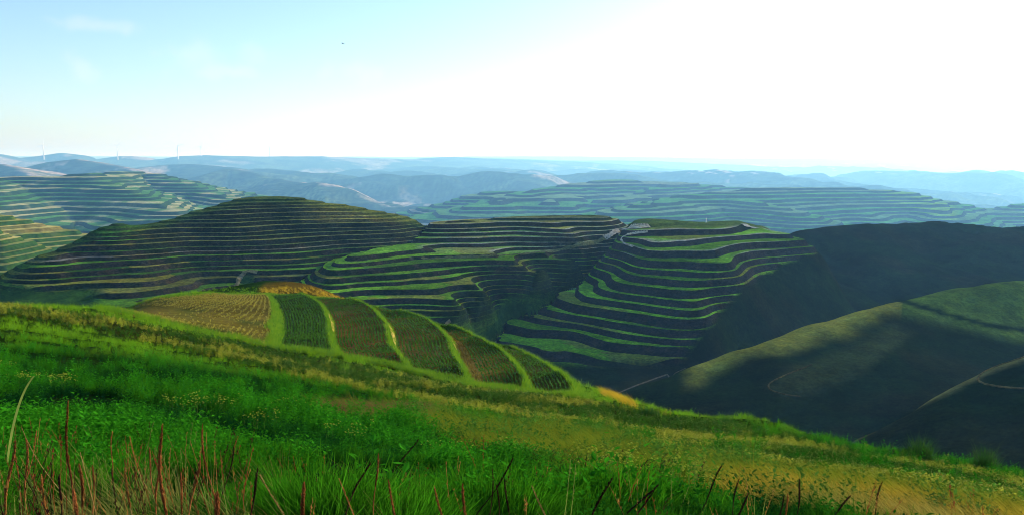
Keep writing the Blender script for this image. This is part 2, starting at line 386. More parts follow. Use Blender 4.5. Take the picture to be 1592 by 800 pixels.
hills['terraced_spur'] = dict(step=3.45, riser=1.15, mode='T', pts=[
    (745, 514, 445), (770, 494, 474), (795, 472, 506), (830, 462, 510), (857, 459, 497), (893, 447, 499), (927, 432, 503), (950, 426, 494), (935, 400, 520), (955, 375, 552), (965, 366, 566), (985, 356, 585),
    (1000, 545, 400), (1000, 526, 407), (1000, 510, 417), (1000, 492, 426), (1000, 475, 436), (1000, 455, 446), (1000, 438, 455), (1000, 420, 467), (1000, 400, 483), (1000, 385, 500), (1000, 368, 530),
    (880, 535, 420), (900, 500, 436), (860, 500, 443), (900, 475, 450), (830, 520, 432), (850, 556, 398), (920, 566, 388), (1000, 562, 388), (790, 530, 430),
    (1060, 552, 392), (1080, 530, 398), (1100, 500, 408), (1100, 480, 420), (1110, 455, 435), (1150, 440, 446), (1060, 418, 462), (1150, 415, 470), (1050, 394, 487), (1050, 372, 517), (1150, 395, 492),
    (1200, 388, 520), (1180, 370, 545), (1240, 372, 560), (1050, 357, 552), (1150, 358, 570), (1000, 350, 600), (1100, 347, 620), (1180, 353, 622), (1050, 345, 650), (1160, 347, 655), (980, 345, 640),
    (1170, 500, 440), (1210, 480, 465), (1250, 445, 500), (1150, 545, 420), (1290, 415, 550), (1090, 600, 385),
    (900, 620, 352), (800, 600, 370), (1000, 610, 350), (720, 560, 420), (700, 545, 452), (735, 530, 485), (765, 512, 530), (800, 496, 548), (840, 488, 548), (875, 480, 542), (912, 464, 548), (935, 446, 565), (930, 405, 600), (940, 385, 640), (640, 560, 480),
    (1100, 370, 720), (1000, 372, 720), (1250, 400, 720), (850, 440, 640), (1300, 480, 560), (1300, 560, 450), (700, 600, 600)])
hills['shaded_massif'] = dict(step=0, mode='S', pts=[
    (1180, 372, 590), (1210, 368, 640), (1250, 360, 660), (1300, 352, 680), (1350, 348, 690), (1400, 346, 700), (1460, 344, 705), (1540, 346, 715), (1592, 345, 720), (1750, 330, 740), (1950, 320, 740),
    (1200, 400, 560), (1200, 460, 500), (1150, 520, 435), (1100, 575, 385), (1050, 600, 360), (960, 625, 330), (1250, 400, 610), (1300, 385, 640), (1300, 420, 590), (1300, 470, 530), (1400, 385, 640), (1400, 420, 590), (1400, 455, 550),
    (1350, 400, 610), (1500, 385, 640), (1500, 420, 590), (1592, 385, 640), (1592, 430, 580), (1450, 395, 640), (1250, 470, 510), (1200, 540, 430), (1400, 500, 500), (1592, 480, 500),
    (1100, 420, 700), (1250, 400, 760), (1400, 385, 800), (1592, 385, 820), (1900, 370, 850), (1000, 520, 560), (1800, 400, 620), (1800, 480, 500), (900, 680, 330), (1000, 660, 300)])
hills['grassy_spur'] = dict(step=0, mode='S', pts=[
    (940, 622, 300), (965, 608, 302), (1010, 592, 306), (1070, 570, 314), (1130, 548, 322), (1200, 523, 334), (1260, 503, 345), (1340, 480, 358), (1400, 464, 370), (1480, 446, 388), (1540, 440, 395), (1592, 436, 400), (1800, 410, 430),
    (1400, 500, 345), (1480, 500, 352), (1560, 508, 352), (1592, 520, 350), (1500, 470, 372), (1592, 470, 376), (1300, 530, 325), (1250, 560, 305), (1195, 600, 284), (1240, 620, 276), (1300, 600, 286), (1350, 560, 304), (1450, 545, 320), (1592, 560, 318),
    (1100, 600, 296), (1050, 620, 286), (1150, 640, 268), (1200, 660, 260), (1300, 680, 248), (1400, 640, 262), (1500, 620, 275), (1592, 620, 280), (1000, 640, 282), (1150, 585, 300), (1000, 720, 240), (1200, 760, 225), (1400, 740, 230), (1700, 640, 270),
    (960, 660, 345), (1100, 610, 360), (1260, 550, 392), (1400, 510, 415), (1592, 490, 450), (1800, 480, 490), (1260, 620, 440), (1500, 580, 480), (1000, 700, 400), (1750, 560, 330)])
hills['dark_spur'] = dict(step=0, mode='S', pts=[
    (1240, 740, 205), (1290, 705, 209), (1330, 680, 212), (1385, 650, 213), (1440, 622, 214), (1500, 592, 217), (1540, 575, 219), (1592, 555, 222), (1700, 520, 230), (1900, 480, 245),
    (1520, 610, 208), (1592, 605, 204), (1560, 640, 195), (1592, 680, 180), (1450, 680, 190), (1400, 740, 180), (1592, 760, 160), (1300, 780, 185), (1500, 760, 165), (1700, 640, 190),
    (1330, 760, 245), (1440, 710, 255), (1592, 650, 270), (1800, 600, 290), (1200, 840, 220), (1500, 800, 300), (1240, 820, 170), (1500, 860, 140), (1850, 760, 170)])
for h in hills.values(): h['land'] = Land(h['pts'], k=9.0, c=.25, reach=1.15)

a2 = np.linspace(-.72, .72, 700); d2 = np.r_[np.arange(120, 370, 2.6), np.arange(370, 660, 1.45), np.arange(660, 900, 5)]
A2, D2 = np.meshgrid(a2, d2); X2, Y2 = A2 * D2, D2
fine = 1.2 * fbm(X2, Y2, 42, 3, 21) + .35 * fbm(X2, Y2, 12, 3, 22)
names = list(hills)
stackz = []
for nm in names:
    h = hills[nm]; z = h['land'].z(X2, Y2); h['zraw'] = z; stackz.append(z)
stackz = np.array(stackz)
# gullies worn into the unterraced slopes
gul = np.abs(fbm(X2 + .35 * Y2, Y2 * .45, 60, 4, 31)) * 5.0
for i, nm in enumerate(names):
    if hills[nm]['mode'] == 'S': stackz[i] += .9 * fine - np.clip(3.2 - gul * 2, 0, 3.2) * (1.5 if nm == 'shaded_massif' else .25) 
    else: stackz[i] += fine * (.6 if nm == 'terraced_spur' else .8) + (2.6 * fbm(X2, Y2, 38, 3, 23) * sstep(Y2, 505, 455) if nm == 'terraced_hill' else 0)
_rim = np.interp(Y2, [386, 402, 425, 452, 474, 505, 545, 600], [695, 718, 742, 812, 852, 892, 955, 1000])
_pxa = unpix(A2, stackz[1] / Y2)[0]
stackz[1] -= Y2 * .0035 * np.maximum(0, _pxa - _rim - 6) * (Y2 < 600)
stackz = np.maximum(stackz, -113 + 3 * fbm(X2, Y2, 60, 3, 44))
win = stackz.argmax(0); Z2 = stackz.max(0)
def mid_z(x, y):
    return np.maximum.reduce([h['land'].z(x, y) for h in hills.values()])
pxm, pym = unpix(A2, Z2 / Y2)
gy, gx = np.gradient(Z2); dx = X2[:, 1:2] * 0 + (Y2 * (a2[1] - a2[0])); dyy = np.gradient(d2)[:, None]
slope = np.hypot(gx / dx, (gy - 0 * gx) / dyy)
# blur slope a little
for _ in range(6): slope[1:-1, 1:-1] = (slope[1:-1, 1:-1] * 2 + slope[:-2, 1:-1] + slope[2:, 1:-1] + slope[1:-1, :-2] + slope[1:-1, 2:]) / 6
# where the slope is terraced
rough = 6 * fbm(X2, Y2, 16, 3, 51)
mask = np.zeros_like(Z2)
for i, nm in enumerate(names):
    if hills[nm]['mode'] != 'T': continue
    m = np.ones_like(Z2)
    if nm == 'terraced_spur':
        edge = [(1400, 372), (1290, 385), (1200, 420), (1150, 452), (1112, 500), (1055, 566), (1000, 600)]
        ex = np.interp(pym + rough * .3, [q[1] for q in edge], [q[0] for q in edge]); m = sstep(pxm + rough, ex + 6, ex - 10)
        m *= sstep(pym, 572, 560)
        m *= 1 - sstep(pym, 356, 350) * .75
    if nm == 'terraced_hill':
        cl_ = [(-300, 560), (-150, 505), (0, 432), (50, 405), (100, 383), (150, 361), (215, 352), (250, 345), (300, 328), (360, 312), (400, 306), (470, 309), (540, 319), (600, 331), (650, 343)]
        m *= 1 - .6 * sstep(polydist(pxm, pym, cl_)[0], 16, 5)
    if nm == 'terraced_bowl':
        m *= 1 - .5 * sstep(pym, 346, 338)
        m *= 1 - sstep(pxm + .9 * (pym - 470) + rough, 772, 790) * sstep(pym, 455, 465)
        m *= sstep(pym, 512, 500)
    if nm == 'terraced_hill':
        m *= 1 - sstep(pym + rough, 446, 452) * sstep(pxm, 165, 140)
        kn = sstep(np.hypot((pxm - 385) / 1.3, pym - 436) + rough, 14, 6); m *= 1 - kn
    mask = np.where(win == i, m, mask)

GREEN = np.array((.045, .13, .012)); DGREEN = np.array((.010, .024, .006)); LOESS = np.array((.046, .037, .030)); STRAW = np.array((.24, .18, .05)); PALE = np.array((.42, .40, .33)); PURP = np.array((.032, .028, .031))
def tread_palette(hill, k):
    r = random.Random(hash((hill, k)) & 0xffff if False else (len(hill) * 131 + k * 977))
    if hill == 'terraced_spur': return np.array((.12, .29, .012)) * (.8 + .45 * r.random())
    if hill == 'terraced_bowl': return [np.array((.09, .22, .015)), np.array((.12, .28, .015)), np.array((.34, .24, .02)), np.array((.08, .20, .015)), np.array((.22, .25, .02)), PALE * .6][r.choice([0, 1, 2, 3, 4, 1, 0, 4])]
    return [np.array((.06, .15, .012)), np.array((.10, .20, .015)), PALE * .4, GREEN * .8, np.array((.13, .15, .03))][r.randrange(5)]
UND2 = .55 * fbm(X2, Y2, 70, 2, 401)
def mk_mid(hname, i):
    h = hills[hname]; st = h['step'] or 4.0
    aa = np.clip(slope * .93 / h.get('riser', 1.2), .16, .62)
    q = warp(Z2 / st + UND2); rec = np.stack([X2, Y2, Z2, q, q - aa, mask, slope, pxm, pym, UND2], -1)
    T = grid_tris(rec)
    # a cell belongs to the hill that wins at its first corner
    w = win[:-1, :-1].ravel(); w = np.concatenate([w, w]); T = T[w == i]
    def plain(P, g):
        x, y, sl = P[:, 0], P[:, 1], P[:, 6]; px, py = P[:, 7], P[:, 8]
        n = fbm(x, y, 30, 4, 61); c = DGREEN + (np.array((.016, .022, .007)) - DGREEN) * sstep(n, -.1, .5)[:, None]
        if hname == 'grassy_spur':
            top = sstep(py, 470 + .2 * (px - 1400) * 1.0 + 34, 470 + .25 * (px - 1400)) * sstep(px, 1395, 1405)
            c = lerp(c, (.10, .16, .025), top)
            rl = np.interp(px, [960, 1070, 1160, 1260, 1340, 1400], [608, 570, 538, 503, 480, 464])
            c = lerp(c, (.26, .25, .035), sstep(py - rl + 26 * n, 40, 2) * sstep(px, 1050, 1100) * (px < 1402))  # sunlight along the spur's crest, painted into the colour
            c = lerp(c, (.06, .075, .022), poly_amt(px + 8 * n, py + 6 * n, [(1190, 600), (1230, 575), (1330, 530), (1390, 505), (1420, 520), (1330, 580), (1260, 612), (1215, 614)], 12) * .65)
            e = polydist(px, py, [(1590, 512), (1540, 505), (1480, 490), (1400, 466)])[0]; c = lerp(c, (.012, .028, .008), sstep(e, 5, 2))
        if hname == 'dark_spur':
            e = polydist(px, py, [(1592, 555), (1540, 575), (1440, 622), (1330, 680)])[0]; c = lerp(c, (.20, .19, .06), sstep(e, 7, 1) * .8)  # olive line painted on the crest as sunlight
        if hname == 'terraced_bowl': c = lerp(c, GREEN * 1.0, np.ones(len(c)) * .6)
        if hname == 'terraced_hill': c = lerp(c, GREEN * .8, np.ones(len(c)) * .5)
        if hname == 'terraced_spur': c = lerp(c, (.08, .13, .02), sstep(py, 362, 352) * (y > 540))
        return c
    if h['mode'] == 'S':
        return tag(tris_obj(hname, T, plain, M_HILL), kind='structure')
    S, k, tread, off = terrace_tris(T, st)
    root = tag(tris_obj(hname, off, plain, M_HILL), kind='structure') if len(off) > 20 else tag(empty(hname, (0, 450, EYE - 60)), kind='structure')
    if root.type == 'EMPTY': root.location = (0, 0, 0)
    for kk in np.unique(k):
        sel = k == kk
        if sel.sum() < 30: continue
        tc = tread_palette(hname, int(kk))
        def colf(P, g, tc=tc, kk=kk):
            x, y, px, py = P[:, 0], P[:, 1], P[:, 7], P[:, 8]
            lip = 1 - sstep(P[:, 4] - kk, .02, .3); n = fbm(x, y, 22, 3, 71); n2 = fbm(x + y, y, 9, 3, int(kk) % 50)
            pc = _hash(np.floor((x + .6 * y + 14 * n2) / 34 + kk * 3.7), np.full(len(P), float(kk)), 17); pc2 = _hash(np.floor((x + .6 * y + 14 * n2) / 34 + kk * 3.7), np.full(len(P), float(kk)), 29)
            tr = np.tile(tc, (len(P), 1)) * (.55 + .75 * pc[:, None]) * (1 + .4 * n[:, None]); tr = lerp(tr, (.17, .16, .03), (pc2 > .78) * .7)
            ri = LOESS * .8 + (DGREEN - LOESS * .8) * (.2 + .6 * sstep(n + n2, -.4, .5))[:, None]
            if hname == 'terraced_bowl':
                up = sstep(py, 398, 392); tr = lerp(tr, PALE * .95, up * sstep(px, 640, 690) * (.15 + .85 * lip))
                ri = lerp(ri, DGREEN * 1.2, sstep(n2, -.2, .1) * .35 * (1 - up))
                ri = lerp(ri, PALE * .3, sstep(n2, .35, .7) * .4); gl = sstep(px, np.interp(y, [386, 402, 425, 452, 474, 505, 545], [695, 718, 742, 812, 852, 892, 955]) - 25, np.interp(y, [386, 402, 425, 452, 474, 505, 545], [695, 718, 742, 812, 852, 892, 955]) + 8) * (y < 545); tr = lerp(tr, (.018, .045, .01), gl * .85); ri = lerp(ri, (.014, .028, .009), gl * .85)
            if hname == 'terraced_spur':
                up = sstep(py, 408, 392); tr = lerp(tr, PALE * .8, up * sstep(px, 955, 975) * sstep(px, 1240, 1180) * lip); ri = lerp(ri, PURP, np.full(len(P), .6))
                pl = sstep(py, 362, 355); tr = lerp(tr, (.09, .14, .02), pl); ri = lerp(ri, DGREEN, pl)
            if hname == 'terraced_hill':
                hi = sstep(py, 400, 370) * sstep(px, 200, 260); tr = lerp(tr, (.12, .15, .045), hi * .75); ri = lerp(ri, (.018, .024, .016), .7 * hi)
                tr = lerp(tr, GREEN * 1.7, poly_amt(px, py, [(150, 360), (200, 356), (205, 375), (170, 384), (150, 378)], 4))
                cr = sstep(py, 352, 342) * sstep(px, 440, 520); tr = lerp(tr, (.28, .28, .06), cr); ri = lerp(ri, (.13, .12, .04), cr * .7)  # right end of the crest painted brighter, as if lit
            m = np.clip(P[:, 5], 0, 1)
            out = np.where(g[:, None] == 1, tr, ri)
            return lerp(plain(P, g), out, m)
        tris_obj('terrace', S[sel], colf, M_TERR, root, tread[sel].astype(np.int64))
    return root
for i, nm in enumerate(names): mk_mid(nm, i)

# ================================================================== BACK: hills beyond, built from their ridge lines
KS = 3.2                                     # the hills beyond stand this much farther than first laid out
def ridge_field(X, Y, ridges, floor):
    Z = np.full(X.shape, float(floor)); 
    for r in ridges:
        K = KS * r.get('k', 1); pts = [P3(px, py, d * K) for px, py, d in r['p']]; xy = [(p.x, p.y) for p in pts]; zz = np.array([p.z - EYE for p in pts])
        d, t = polydist(X, Y, xy); zc = np.interp(t, np.arange(len(zz)), zz)
        w = r.get('w', 30) * K; dd = np.sqrt(d * d + w * w) - w
        z = zc - dd * r.get('s', .3)
        Z = np.maximum(Z, z)
    return Z
backs = {
 'terraced_back_hill': dict(step=3.8, rg=[
    dict(p=[(960, 336, 900), (1010, 322, 980), (1060, 310, 1050), (1100, 301, 1100), (1190, 293, 1150), (1260, 292, 1180), (1340, 294, 1200), (1400, 298, 1200), (1470, 311, 1180), (1540, 325, 1150), (1600, 318, 1200), (1800, 300, 1300)], s=.25, w=30),
    dict(p=[(1100, 302, 1100), (1150, 310, 1040), (1215, 325, 960)], s=.3, w=14),
    dict(p=[(1400, 298, 1200), (1450, 322, 1080), (1500, 345, 960)], s=.26, w=14)]),
 'terraced_ridge_beyond': dict(step=4.6, rg=[
    dict(p=[(640, 333, 1250), (665, 322, 1270), (700, 309, 1320), (760, 299, 1360), (790, 298, 1380)], s=.22, w=20),
    dict(p=[(760, 318, 1150), (830, 301, 1280), (880, 291, 1400), (950, 280, 1520), (1000, 282, 1550), (1060, 286, 1550), (1150, 292, 1550), (1300, 305, 1500)], s=.2, w=30),
    dict(p=[(1060, 286, 1500), (1000, 300, 1330), (960, 315, 1180)], s=.22, w=16),
    dict(p=[(880, 291, 1400), (850, 318, 1150)], s=.22, w=16)]),
 'sunlit_terraced_spur': dict(step=1.35, rg=[
    dict(p=[(-400, 300, 640), (-120, 330, 660), (0, 334, 680), (60, 348, 690), (110, 358, 700), (150, 368, 715), (200, 390, 740)], s=.3, w=8),
    dict(p=[(-300, 330, 560), (-80, 350, 580), (0, 361, 590), (50, 377, 600), (90, 392, 608), (120, 410, 615)], s=.3, w=8)]),
 'blue_terraced_hill': dict(step=3.4, rg=[
    dict(p=[(-500, 290, 1100), (-150, 285, 1150), (0, 278, 1180), (70, 276, 1200), (130, 272, 1200), (160, 284, 1150), (200, 300, 1080), (250, 322, 990), (310, 345, 900)], s=.27, w=14),
    dict(p=[(0, 279, 1180), (-10, 310, 980), (-40, 330, 880)], s=.27, w=10),
    dict(p=[(130, 273, 1200), (190, 268, 1500), (230, 270, 1560), (290, 290, 1400), (350, 308, 1250), (400, 320, 1200)], s=.24, w=14)]),
}
a3 = np.linspace(-.72, .72, 520); d3 = np.r_[np.arange(740, 1660, 9), np.arange(520, 900, 4.0) * KS, np.arange(900, 1750, 6.5) * KS]
A3, D3 = np.meshgrid(a3, d3); X3, Y3 = A3 * D3, D3
f3 = 15 * fbm(X3, Y3, 420, 4, 81); sp3 = np.abs(fbm(X3, Y3, 530, 3, 85)) * 64
for r_ in backs['sunlit_terraced_spur']['rg']: r_['k'] = .45
for r_ in backs['blue_terraced_hill']['rg']: r_['k'] = .78
bn = list(backs); sz = np.array([ridge_field(X3, Y3, backs[n]['rg'], -380) for n in bn])
for i, n in enumerate(bn):
    pass
Zr = sz.max(0); win3 = sz.argmax(0)
dep = sstep(Zr, -96, -232)
nf3 = np.clip(Y3 / 2600, .2, 1); Z3 = Zr + f3 * .35 * nf3 + dep * (f3 * 1.0 - sp3 * .55 + 5) * nf3
Z3 = np.where(Y3 > 640, Z3, np.minimum(Z3, Z3))
px3, py3 = unpix(A3, Z3 / Y3)
g3y, g3x = np.gradient(Z3); sl3 = np.hypot(g3x / (Y3 * (a3[1] - a3[0])), g3y / np.gradient(d3)[:, None])
for _ in range(4): sl3[1:-1, 1:-1] = (sl3[1:-1, 1:-1] * 2 + sl3[:-2, 1:-1] + sl3[2:, 1:-1] + sl3[1:-1, :-2] + sl3[1:-1, 2:]) / 6
vis3 = (X3 > 0) | (Y3 > 0)
UND3 = .5 * fbm(X3, Y3, 200, 2, 402)
def mk_back(nm, i):
    st = backs[nm]['step'] * KS; aa = np.clip(sl3 * .9 / 1.0, .2, .6)
    m3 = np.full_like(Z3, .82)
    q = warp(Z3 / st + UND3); rec = np.stack([X3, Y3, Z3, q, q - aa, m3, sl3, px3, py3, UND3], -1)
    T = grid_tris(rec); w = win3[:-1, :-1].ravel(); w = np.concatenate([w, w])
    ok = (w == i) & (T[:, :, 2].max(1) > -365)
    if nm in ('terraced_back_hill', 'terraced_ridge_beyond'): ok &= T[:, :, 1].min(1) > 2000
    T = T[ok]
    S, k, tread, off = terrace_tris(T, st, .9)
    g = tread.astype(np.int64) + 2 * (k - k.min())
    def colf(P, gg):
        x, y, px, py = P[:, 0], P[:, 1], P[:, 7], P[:, 8]; n = fbm(x, y, 70, 3, 91); rr = _hash(gg // 2, gg * 0, 7)
        if nm == 'terraced_back_hill': tr = lerp(np.tile((.09, .30, .05), (len(P), 1)), PALE * .7, sstep(rr, .3, .95) * .6); tr = lerp(tr, (.22, .42, .03), sstep(polydist(px, py, [(1392, 302), (1440, 318), (1475, 335)])[0], 22, 6)); ri = np.tile((.03, .06, .035), (len(P), 1))
        elif nm == 'terraced_ridge_beyond': tr = lerp(np.tile((.09, .28, .06), (len(P), 1)), PALE * .8, sstep(rr, .4, .95)); ri = np.tile((.035, .06, .05), (len(P), 1))
        elif nm == 'sunlit_terraced_spur': tr = lerp(np.tile((.20, .22, .05), (len(P), 1)), (.40, .34, .10), sstep(rr + n, .2, .8)); ri = lerp(np.tile((.035, .09, .012), (len(P), 1)), (.20, .17, .05), sstep(n + rr * .5, .2, .8))
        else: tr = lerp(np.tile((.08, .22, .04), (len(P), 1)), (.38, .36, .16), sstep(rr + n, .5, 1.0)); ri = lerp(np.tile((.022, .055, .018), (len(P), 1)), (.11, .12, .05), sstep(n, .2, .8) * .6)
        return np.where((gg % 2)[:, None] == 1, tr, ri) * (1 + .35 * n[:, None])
    root = None
    ks = np.unique(k)
    if nm == 'sunlit_terraced_spur':
        root = tag(empty(nm), kind='structure')
        for kk in ks:
            sel = k == kk
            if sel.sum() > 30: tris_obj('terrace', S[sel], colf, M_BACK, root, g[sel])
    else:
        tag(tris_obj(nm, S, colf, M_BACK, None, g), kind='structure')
for i, nm in enumerate(bn): mk_back(nm, i)

# far hills
far_r = [
    dict(p=[(-400, 255, 2200), (-60, 248, 2250), (0, 256, 2300), (25, 263, 2200), (55, 278, 2050)], s=.3, w=25),
    dict(p=[(20, 268, 2500), (40, 261, 2550), (75, 253, 2600), (120, 248, 2650), (150, 253, 2600), (200, 262, 2500), (240, 277, 2250), (300, 300, 1900)], s=.3, w=30),
    dict(p=[(-200, 238, 4600), (0, 240, 4700), (45, 250, 4700), (60, 243, 4800), (95, 238, 4900), (130, 242, 4900), (150, 248, 4900), (185, 243, 5000), (205, 243, 5000), (230, 250, 4900), (255, 247, 5000), (280, 243, 5000), (320, 241, 5000), (400, 243, 5100), (500, 243, 5300), (570, 246, 5400), (640, 247, 5600), (700, 244, 5800), (800, 248, 6000), (900, 252, 6200), (1000, 258, 6200)], s=.16, w=60),
    dict(p=[(215, 262, 3200), (260, 257, 3300), (300, 256, 3300), (350, 262, 3200), (400, 268, 3000)], s=.28, w=30),
    dict(p=[(300, 275, 2500), (355, 262, 2700), (400, 269, 2600), (470, 284, 2300), (560, 303, 2050), (640, 326, 1850)], s=.27, w=22),
    dict(p=[(400, 262, 3400), (470, 270, 3200), (540, 280, 2900), (620, 296, 2600), (690, 312, 2300)], s=.27, w=25),
    dict(p=[(560, 262, 4200), (600, 268, 3900), (660, 273, 3700), (720, 284, 3300), (760, 298, 3000)], s=.25, w=30),
    dict(p=[(690, 273, 4300), (760, 271, 4300), (830, 275, 4100), (880, 284, 3800), (960, 298, 3300)], s=.22, w=30),
    dict(p=[(860, 266, 5200), (950, 262, 5200), (1050, 266, 5000), (1150, 276, 4600), (1250, 290, 4000)], s=.2, w=40),
    dict(p=[(1180, 291, 5400), (1260, 285, 5600), (1320, 281, 5800), (1390, 285, 5800), (1450, 291, 5600), (1500, 295, 5600), (1560, 289, 5900), (1700, 284, 6000), (1900, 280, 6000)], s=.22, w=40),
    dict(p=[(600, 251, 8000), (760, 246, 8000), (900, 250, 8000), (1000, 250, 8000), (1100, 254, 8000), (1250, 262, 7600), (1400, 268, 7200), (1592, 276, 7000), (1800, 276, 7000)], s=.12, w=80),
    dict(p=[(-500, 241, 11000), (0, 243, 11500), (500, 244, 11500), (900, 243, 12000), (1100, 246, 12000), (1300, 247, 12000), (1600, 254, 12000), (2000, 250, 12000)], s=.1, w=100)]
rr_ = random.Random(77)
for _ in range(34):                                            # many low overlapping shoulders, running down to the right
    d_ = 2300 * (2.6 ** rr_.random()); px_ = rr_.uniform(-300, 1500); py_ = 246 + 44 * (2300 / d_) ** 1.7 + rr_.uniform(-4, 5) + max(0, px_ - 500) * .010; L_ = rr_.uniform(60, 130) * (3500 / d_) ** .3; dy_ = rr_.uniform(5, 13) * (3200 / d_)
    far_r.append(dict(p=[(px_ - L_ * .55, py_ + dy_ * .5, d_ * 1.03), (px_, py_, d_), (px_ + L_ * .6, py_ + dy_ * .55, d_ * .95), (px_ + L_ * 1.3, py_ + dy_ * 1.7, d_ * .86)], s=rr_.uniform(.2, .3), w=rr_.uniform(14, 30)))
a4 = np.linspace(-.75, .75, 560); d4 = np.exp(np.linspace(math.log(1650 * KS), math.log(14000 * KS), 300))
A4, D4 = np.meshgrid(a4, d4); X4, Y4 = A4 * D4, D4
Zr4 = ridge_field(X4, Y4, far_r, -590)
lim = np.interp(Y4 / KS, [1650, 5000, 14000], [30, 45, 60])
n4 = fbm(X4, Y4, 1280, 5, 95); r4 = np.abs(fbm(X4 + 500, Y4, 1600, 4, 99))
top4 = sstep(Zr4, -32, -336)
Z4 = Zr4 + 14 * n4 + top4 * (184 * n4 - 216 * r4 + 54)
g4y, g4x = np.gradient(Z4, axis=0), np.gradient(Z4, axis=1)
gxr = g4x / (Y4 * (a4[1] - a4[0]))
n5 = fbm(X4, Y4, 800, 4, 103)
c4 = np.tile(np.array((.045, .075, .03)), (Z4.size, 1)).reshape(*Z4.shape, 3)
c4 = lerp(c4, (.42, .33, .24), sstep(n5 + .3 * fbm(X4, Y4, 900, 2, 7), .12, .42) * sstep(gxr, .02, -.14))  # pinkish sunlit tone painted on slopes that fall to the right
c4 = lerp(c4, (.12, .17, .06), sstep(n5, 0, -.4) * .7)
band4 = .5 + .5 * np.sin(Z4 / 2.1 * 1.0 + 3 * n5)
c4 = c4 * (1 + .35 * (band4[..., None] - .5) * 2 * sstep(Y4 / KS, 4200, 2200)[..., None])
V = np.stack([X4, Y4, Z4 + EYE], -1).reshape(-1, 3); nr, nc = X4.shape; I = np.arange(nr * nc).reshape(nr, nc)
F = np.stack([I[:-1, :-1], I[:-1, 1:], I[1:, 1:], I[1:, :-1]], -1).reshape(-1, 4)
tag(np_mesh('distant_hills', V, F, M_FAR, None, np.clip(c4.reshape(-1, 3), .01, .8)), kind='structure')
gv = [(-36000, -2000, EYE - 640), (36000, -2000, EYE - 640), (36000, 50000, EYE - 640), (-36000, 50000, EYE - 640)]
tag(np_mesh('ground', gv, [(0, 1, 2, 3)], M_FAR, None, np.tile((.05, .08, .03), (4, 1))), kind='structure')
#NEXT
# ================================================================== surface lookup for things that stand on the middle hills
def bil(F_, x, y):
    a = np.clip((x / y - a2[0]) / (a2[1] - a2[0]), 0, len(a2) - 1.001); j = np.clip(np.interp(y, d2, np.arange(len(d2))), 0, len(d2) - 1.001)
    i0 = a.astype(int); j0 = j.astype(int); u = a - i0; v = j - j0
    return (F_[j0, i0] * (1 - u) + F_[j0, i0 + 1] * u) * (1 - v) + (F_[j0 + 1, i0] * (1 - u) + F_[j0 + 1, i0 + 1] * u) * v
STEP2 = np.array([hills[n]['step'] or 4.0 for n in names]); RIS2 = np.array([hills[n].get('riser', 1.2) for n in names])
def mid_surface(x, y):
    x = np.asarray(x, float); y = np.asarray(y, float); sh = np.broadcast(x, y).shape
    x = np.broadcast_to(x, sh).ravel(); y = np.broadcast_to(y, sh).ravel()
    z = bil(Z2, x, y); m = bil(mask, x, y); sl = bil(slope, x, y)
    ai = np.clip(((x / y - a2[0]) / (a2[1] - a2[0])).round().astype(int), 0, len(a2) - 1); ji = np.clip(np.interp(y, d2, np.arange(len(d2))).round().astype(int), 0, len(d2) - 1)
    w = win[ji, ai]; st = STEP2[w]; aa = np.clip(sl * .93 / RIS2[w], .16, .62)
    un = bil(UND2, x, y); q = warp(z / st + un); k = np.floor(q); fr = q - k
    zn = (unwarp(k + np.where(fr < aa, .93 * fr / aa, .93 + .07 * (fr - aa) / (1 - aa))) - un) * st
    return (z * (1 - m) + zn * m).reshape(sh)
def ribbon(name, px_line, width, zf, d0, d1, lift, mat, col, n=60, parent=None, dense=900):
    q = resample(px_line, n); x, y = hit(q[:, 0], q[:, 1], zf, d0, d1, dense)
    for _ in range(3): x[1:-1] = (x[:-2] + 2 * x[1:-1] + x[2:]) / 4; y[1:-1] = (y[:-2] + 2 * y[1:-1] + y[2:]) / 4
    tx, ty = np.gradient(x), np.gradient(y); L = np.hypot(tx, ty) + 1e-9; nx_, ny_ = -ty / L, tx / L
    w = width * (1 + .25 * np.sin(np.arange(n) * 1.7)) * .5
    rows = []
    zc = zf(x, y)
    for s in (-1, -.4, .4, 1):
        xx, yy = x + nx_ * w * s, y + ny_ * w * s; rows.append(np.stack([xx, yy, np.maximum(zf(xx, yy), zc - .4) + lift - (.25 if abs(s) == 1 else 0) + EYE], 1))
    V = np.concatenate(rows); I = np.arange(4 * n).reshape(4, n)
    F = np.stack([I[:-1, :-1], I[:-1, 1:], I[1:, 1:], I[1:, :-1]], -1).reshape(-1, 4)
    return np_mesh(name, V, F, mat, parent, np.tile(np.array(col), (len(V), 1)))
DUST = (.42, .38, .30)
tag(ribbon('dirt_road', [(940, 372), (955, 362), (975, 356), (1003, 353), (1010, 353)], 3.5, mid_surface, 380, 800, .5, M_TERR, DUST), kind='structure')
tag(ribbon('dirt_road', [(1007, 361), (990, 363), (972, 366), (964, 372), (970, 379), (985, 384)], 1.1, mid_surface, 380, 800, .55, M_TERR, DUST), kind='structure')
tag(ribbon('dirt_road', [(1156, 352), (1168, 354), (1178, 356)], 4.5, mid_surface, 480, 720, .6, M_TERR, (.55, .52, .45)), kind='structure')
tag(ribbon('farm_track', [(655, 403), (720, 401), (800, 396), (870, 389), (920, 380), (950, 368)], 2.6, mid_surface, 380, 700, .5, M_TERR, (.10, .12, .05)), kind='structure')
tag(ribbon('farm_track', [(352, 470), (366, 450), (372, 432), (384, 420), (400, 424)], 2.2, mid_surface, 380, 700, .4, M_TERR, (.16, .15, .08)), kind='structure')
tag(ribbon('ridge_track', [(955, 614), (985, 601), (1020, 588), (1066, 572)], .6, mid_surface, 240, 380, .5, M_TERR, (.13, .12, .09)), kind='structure')
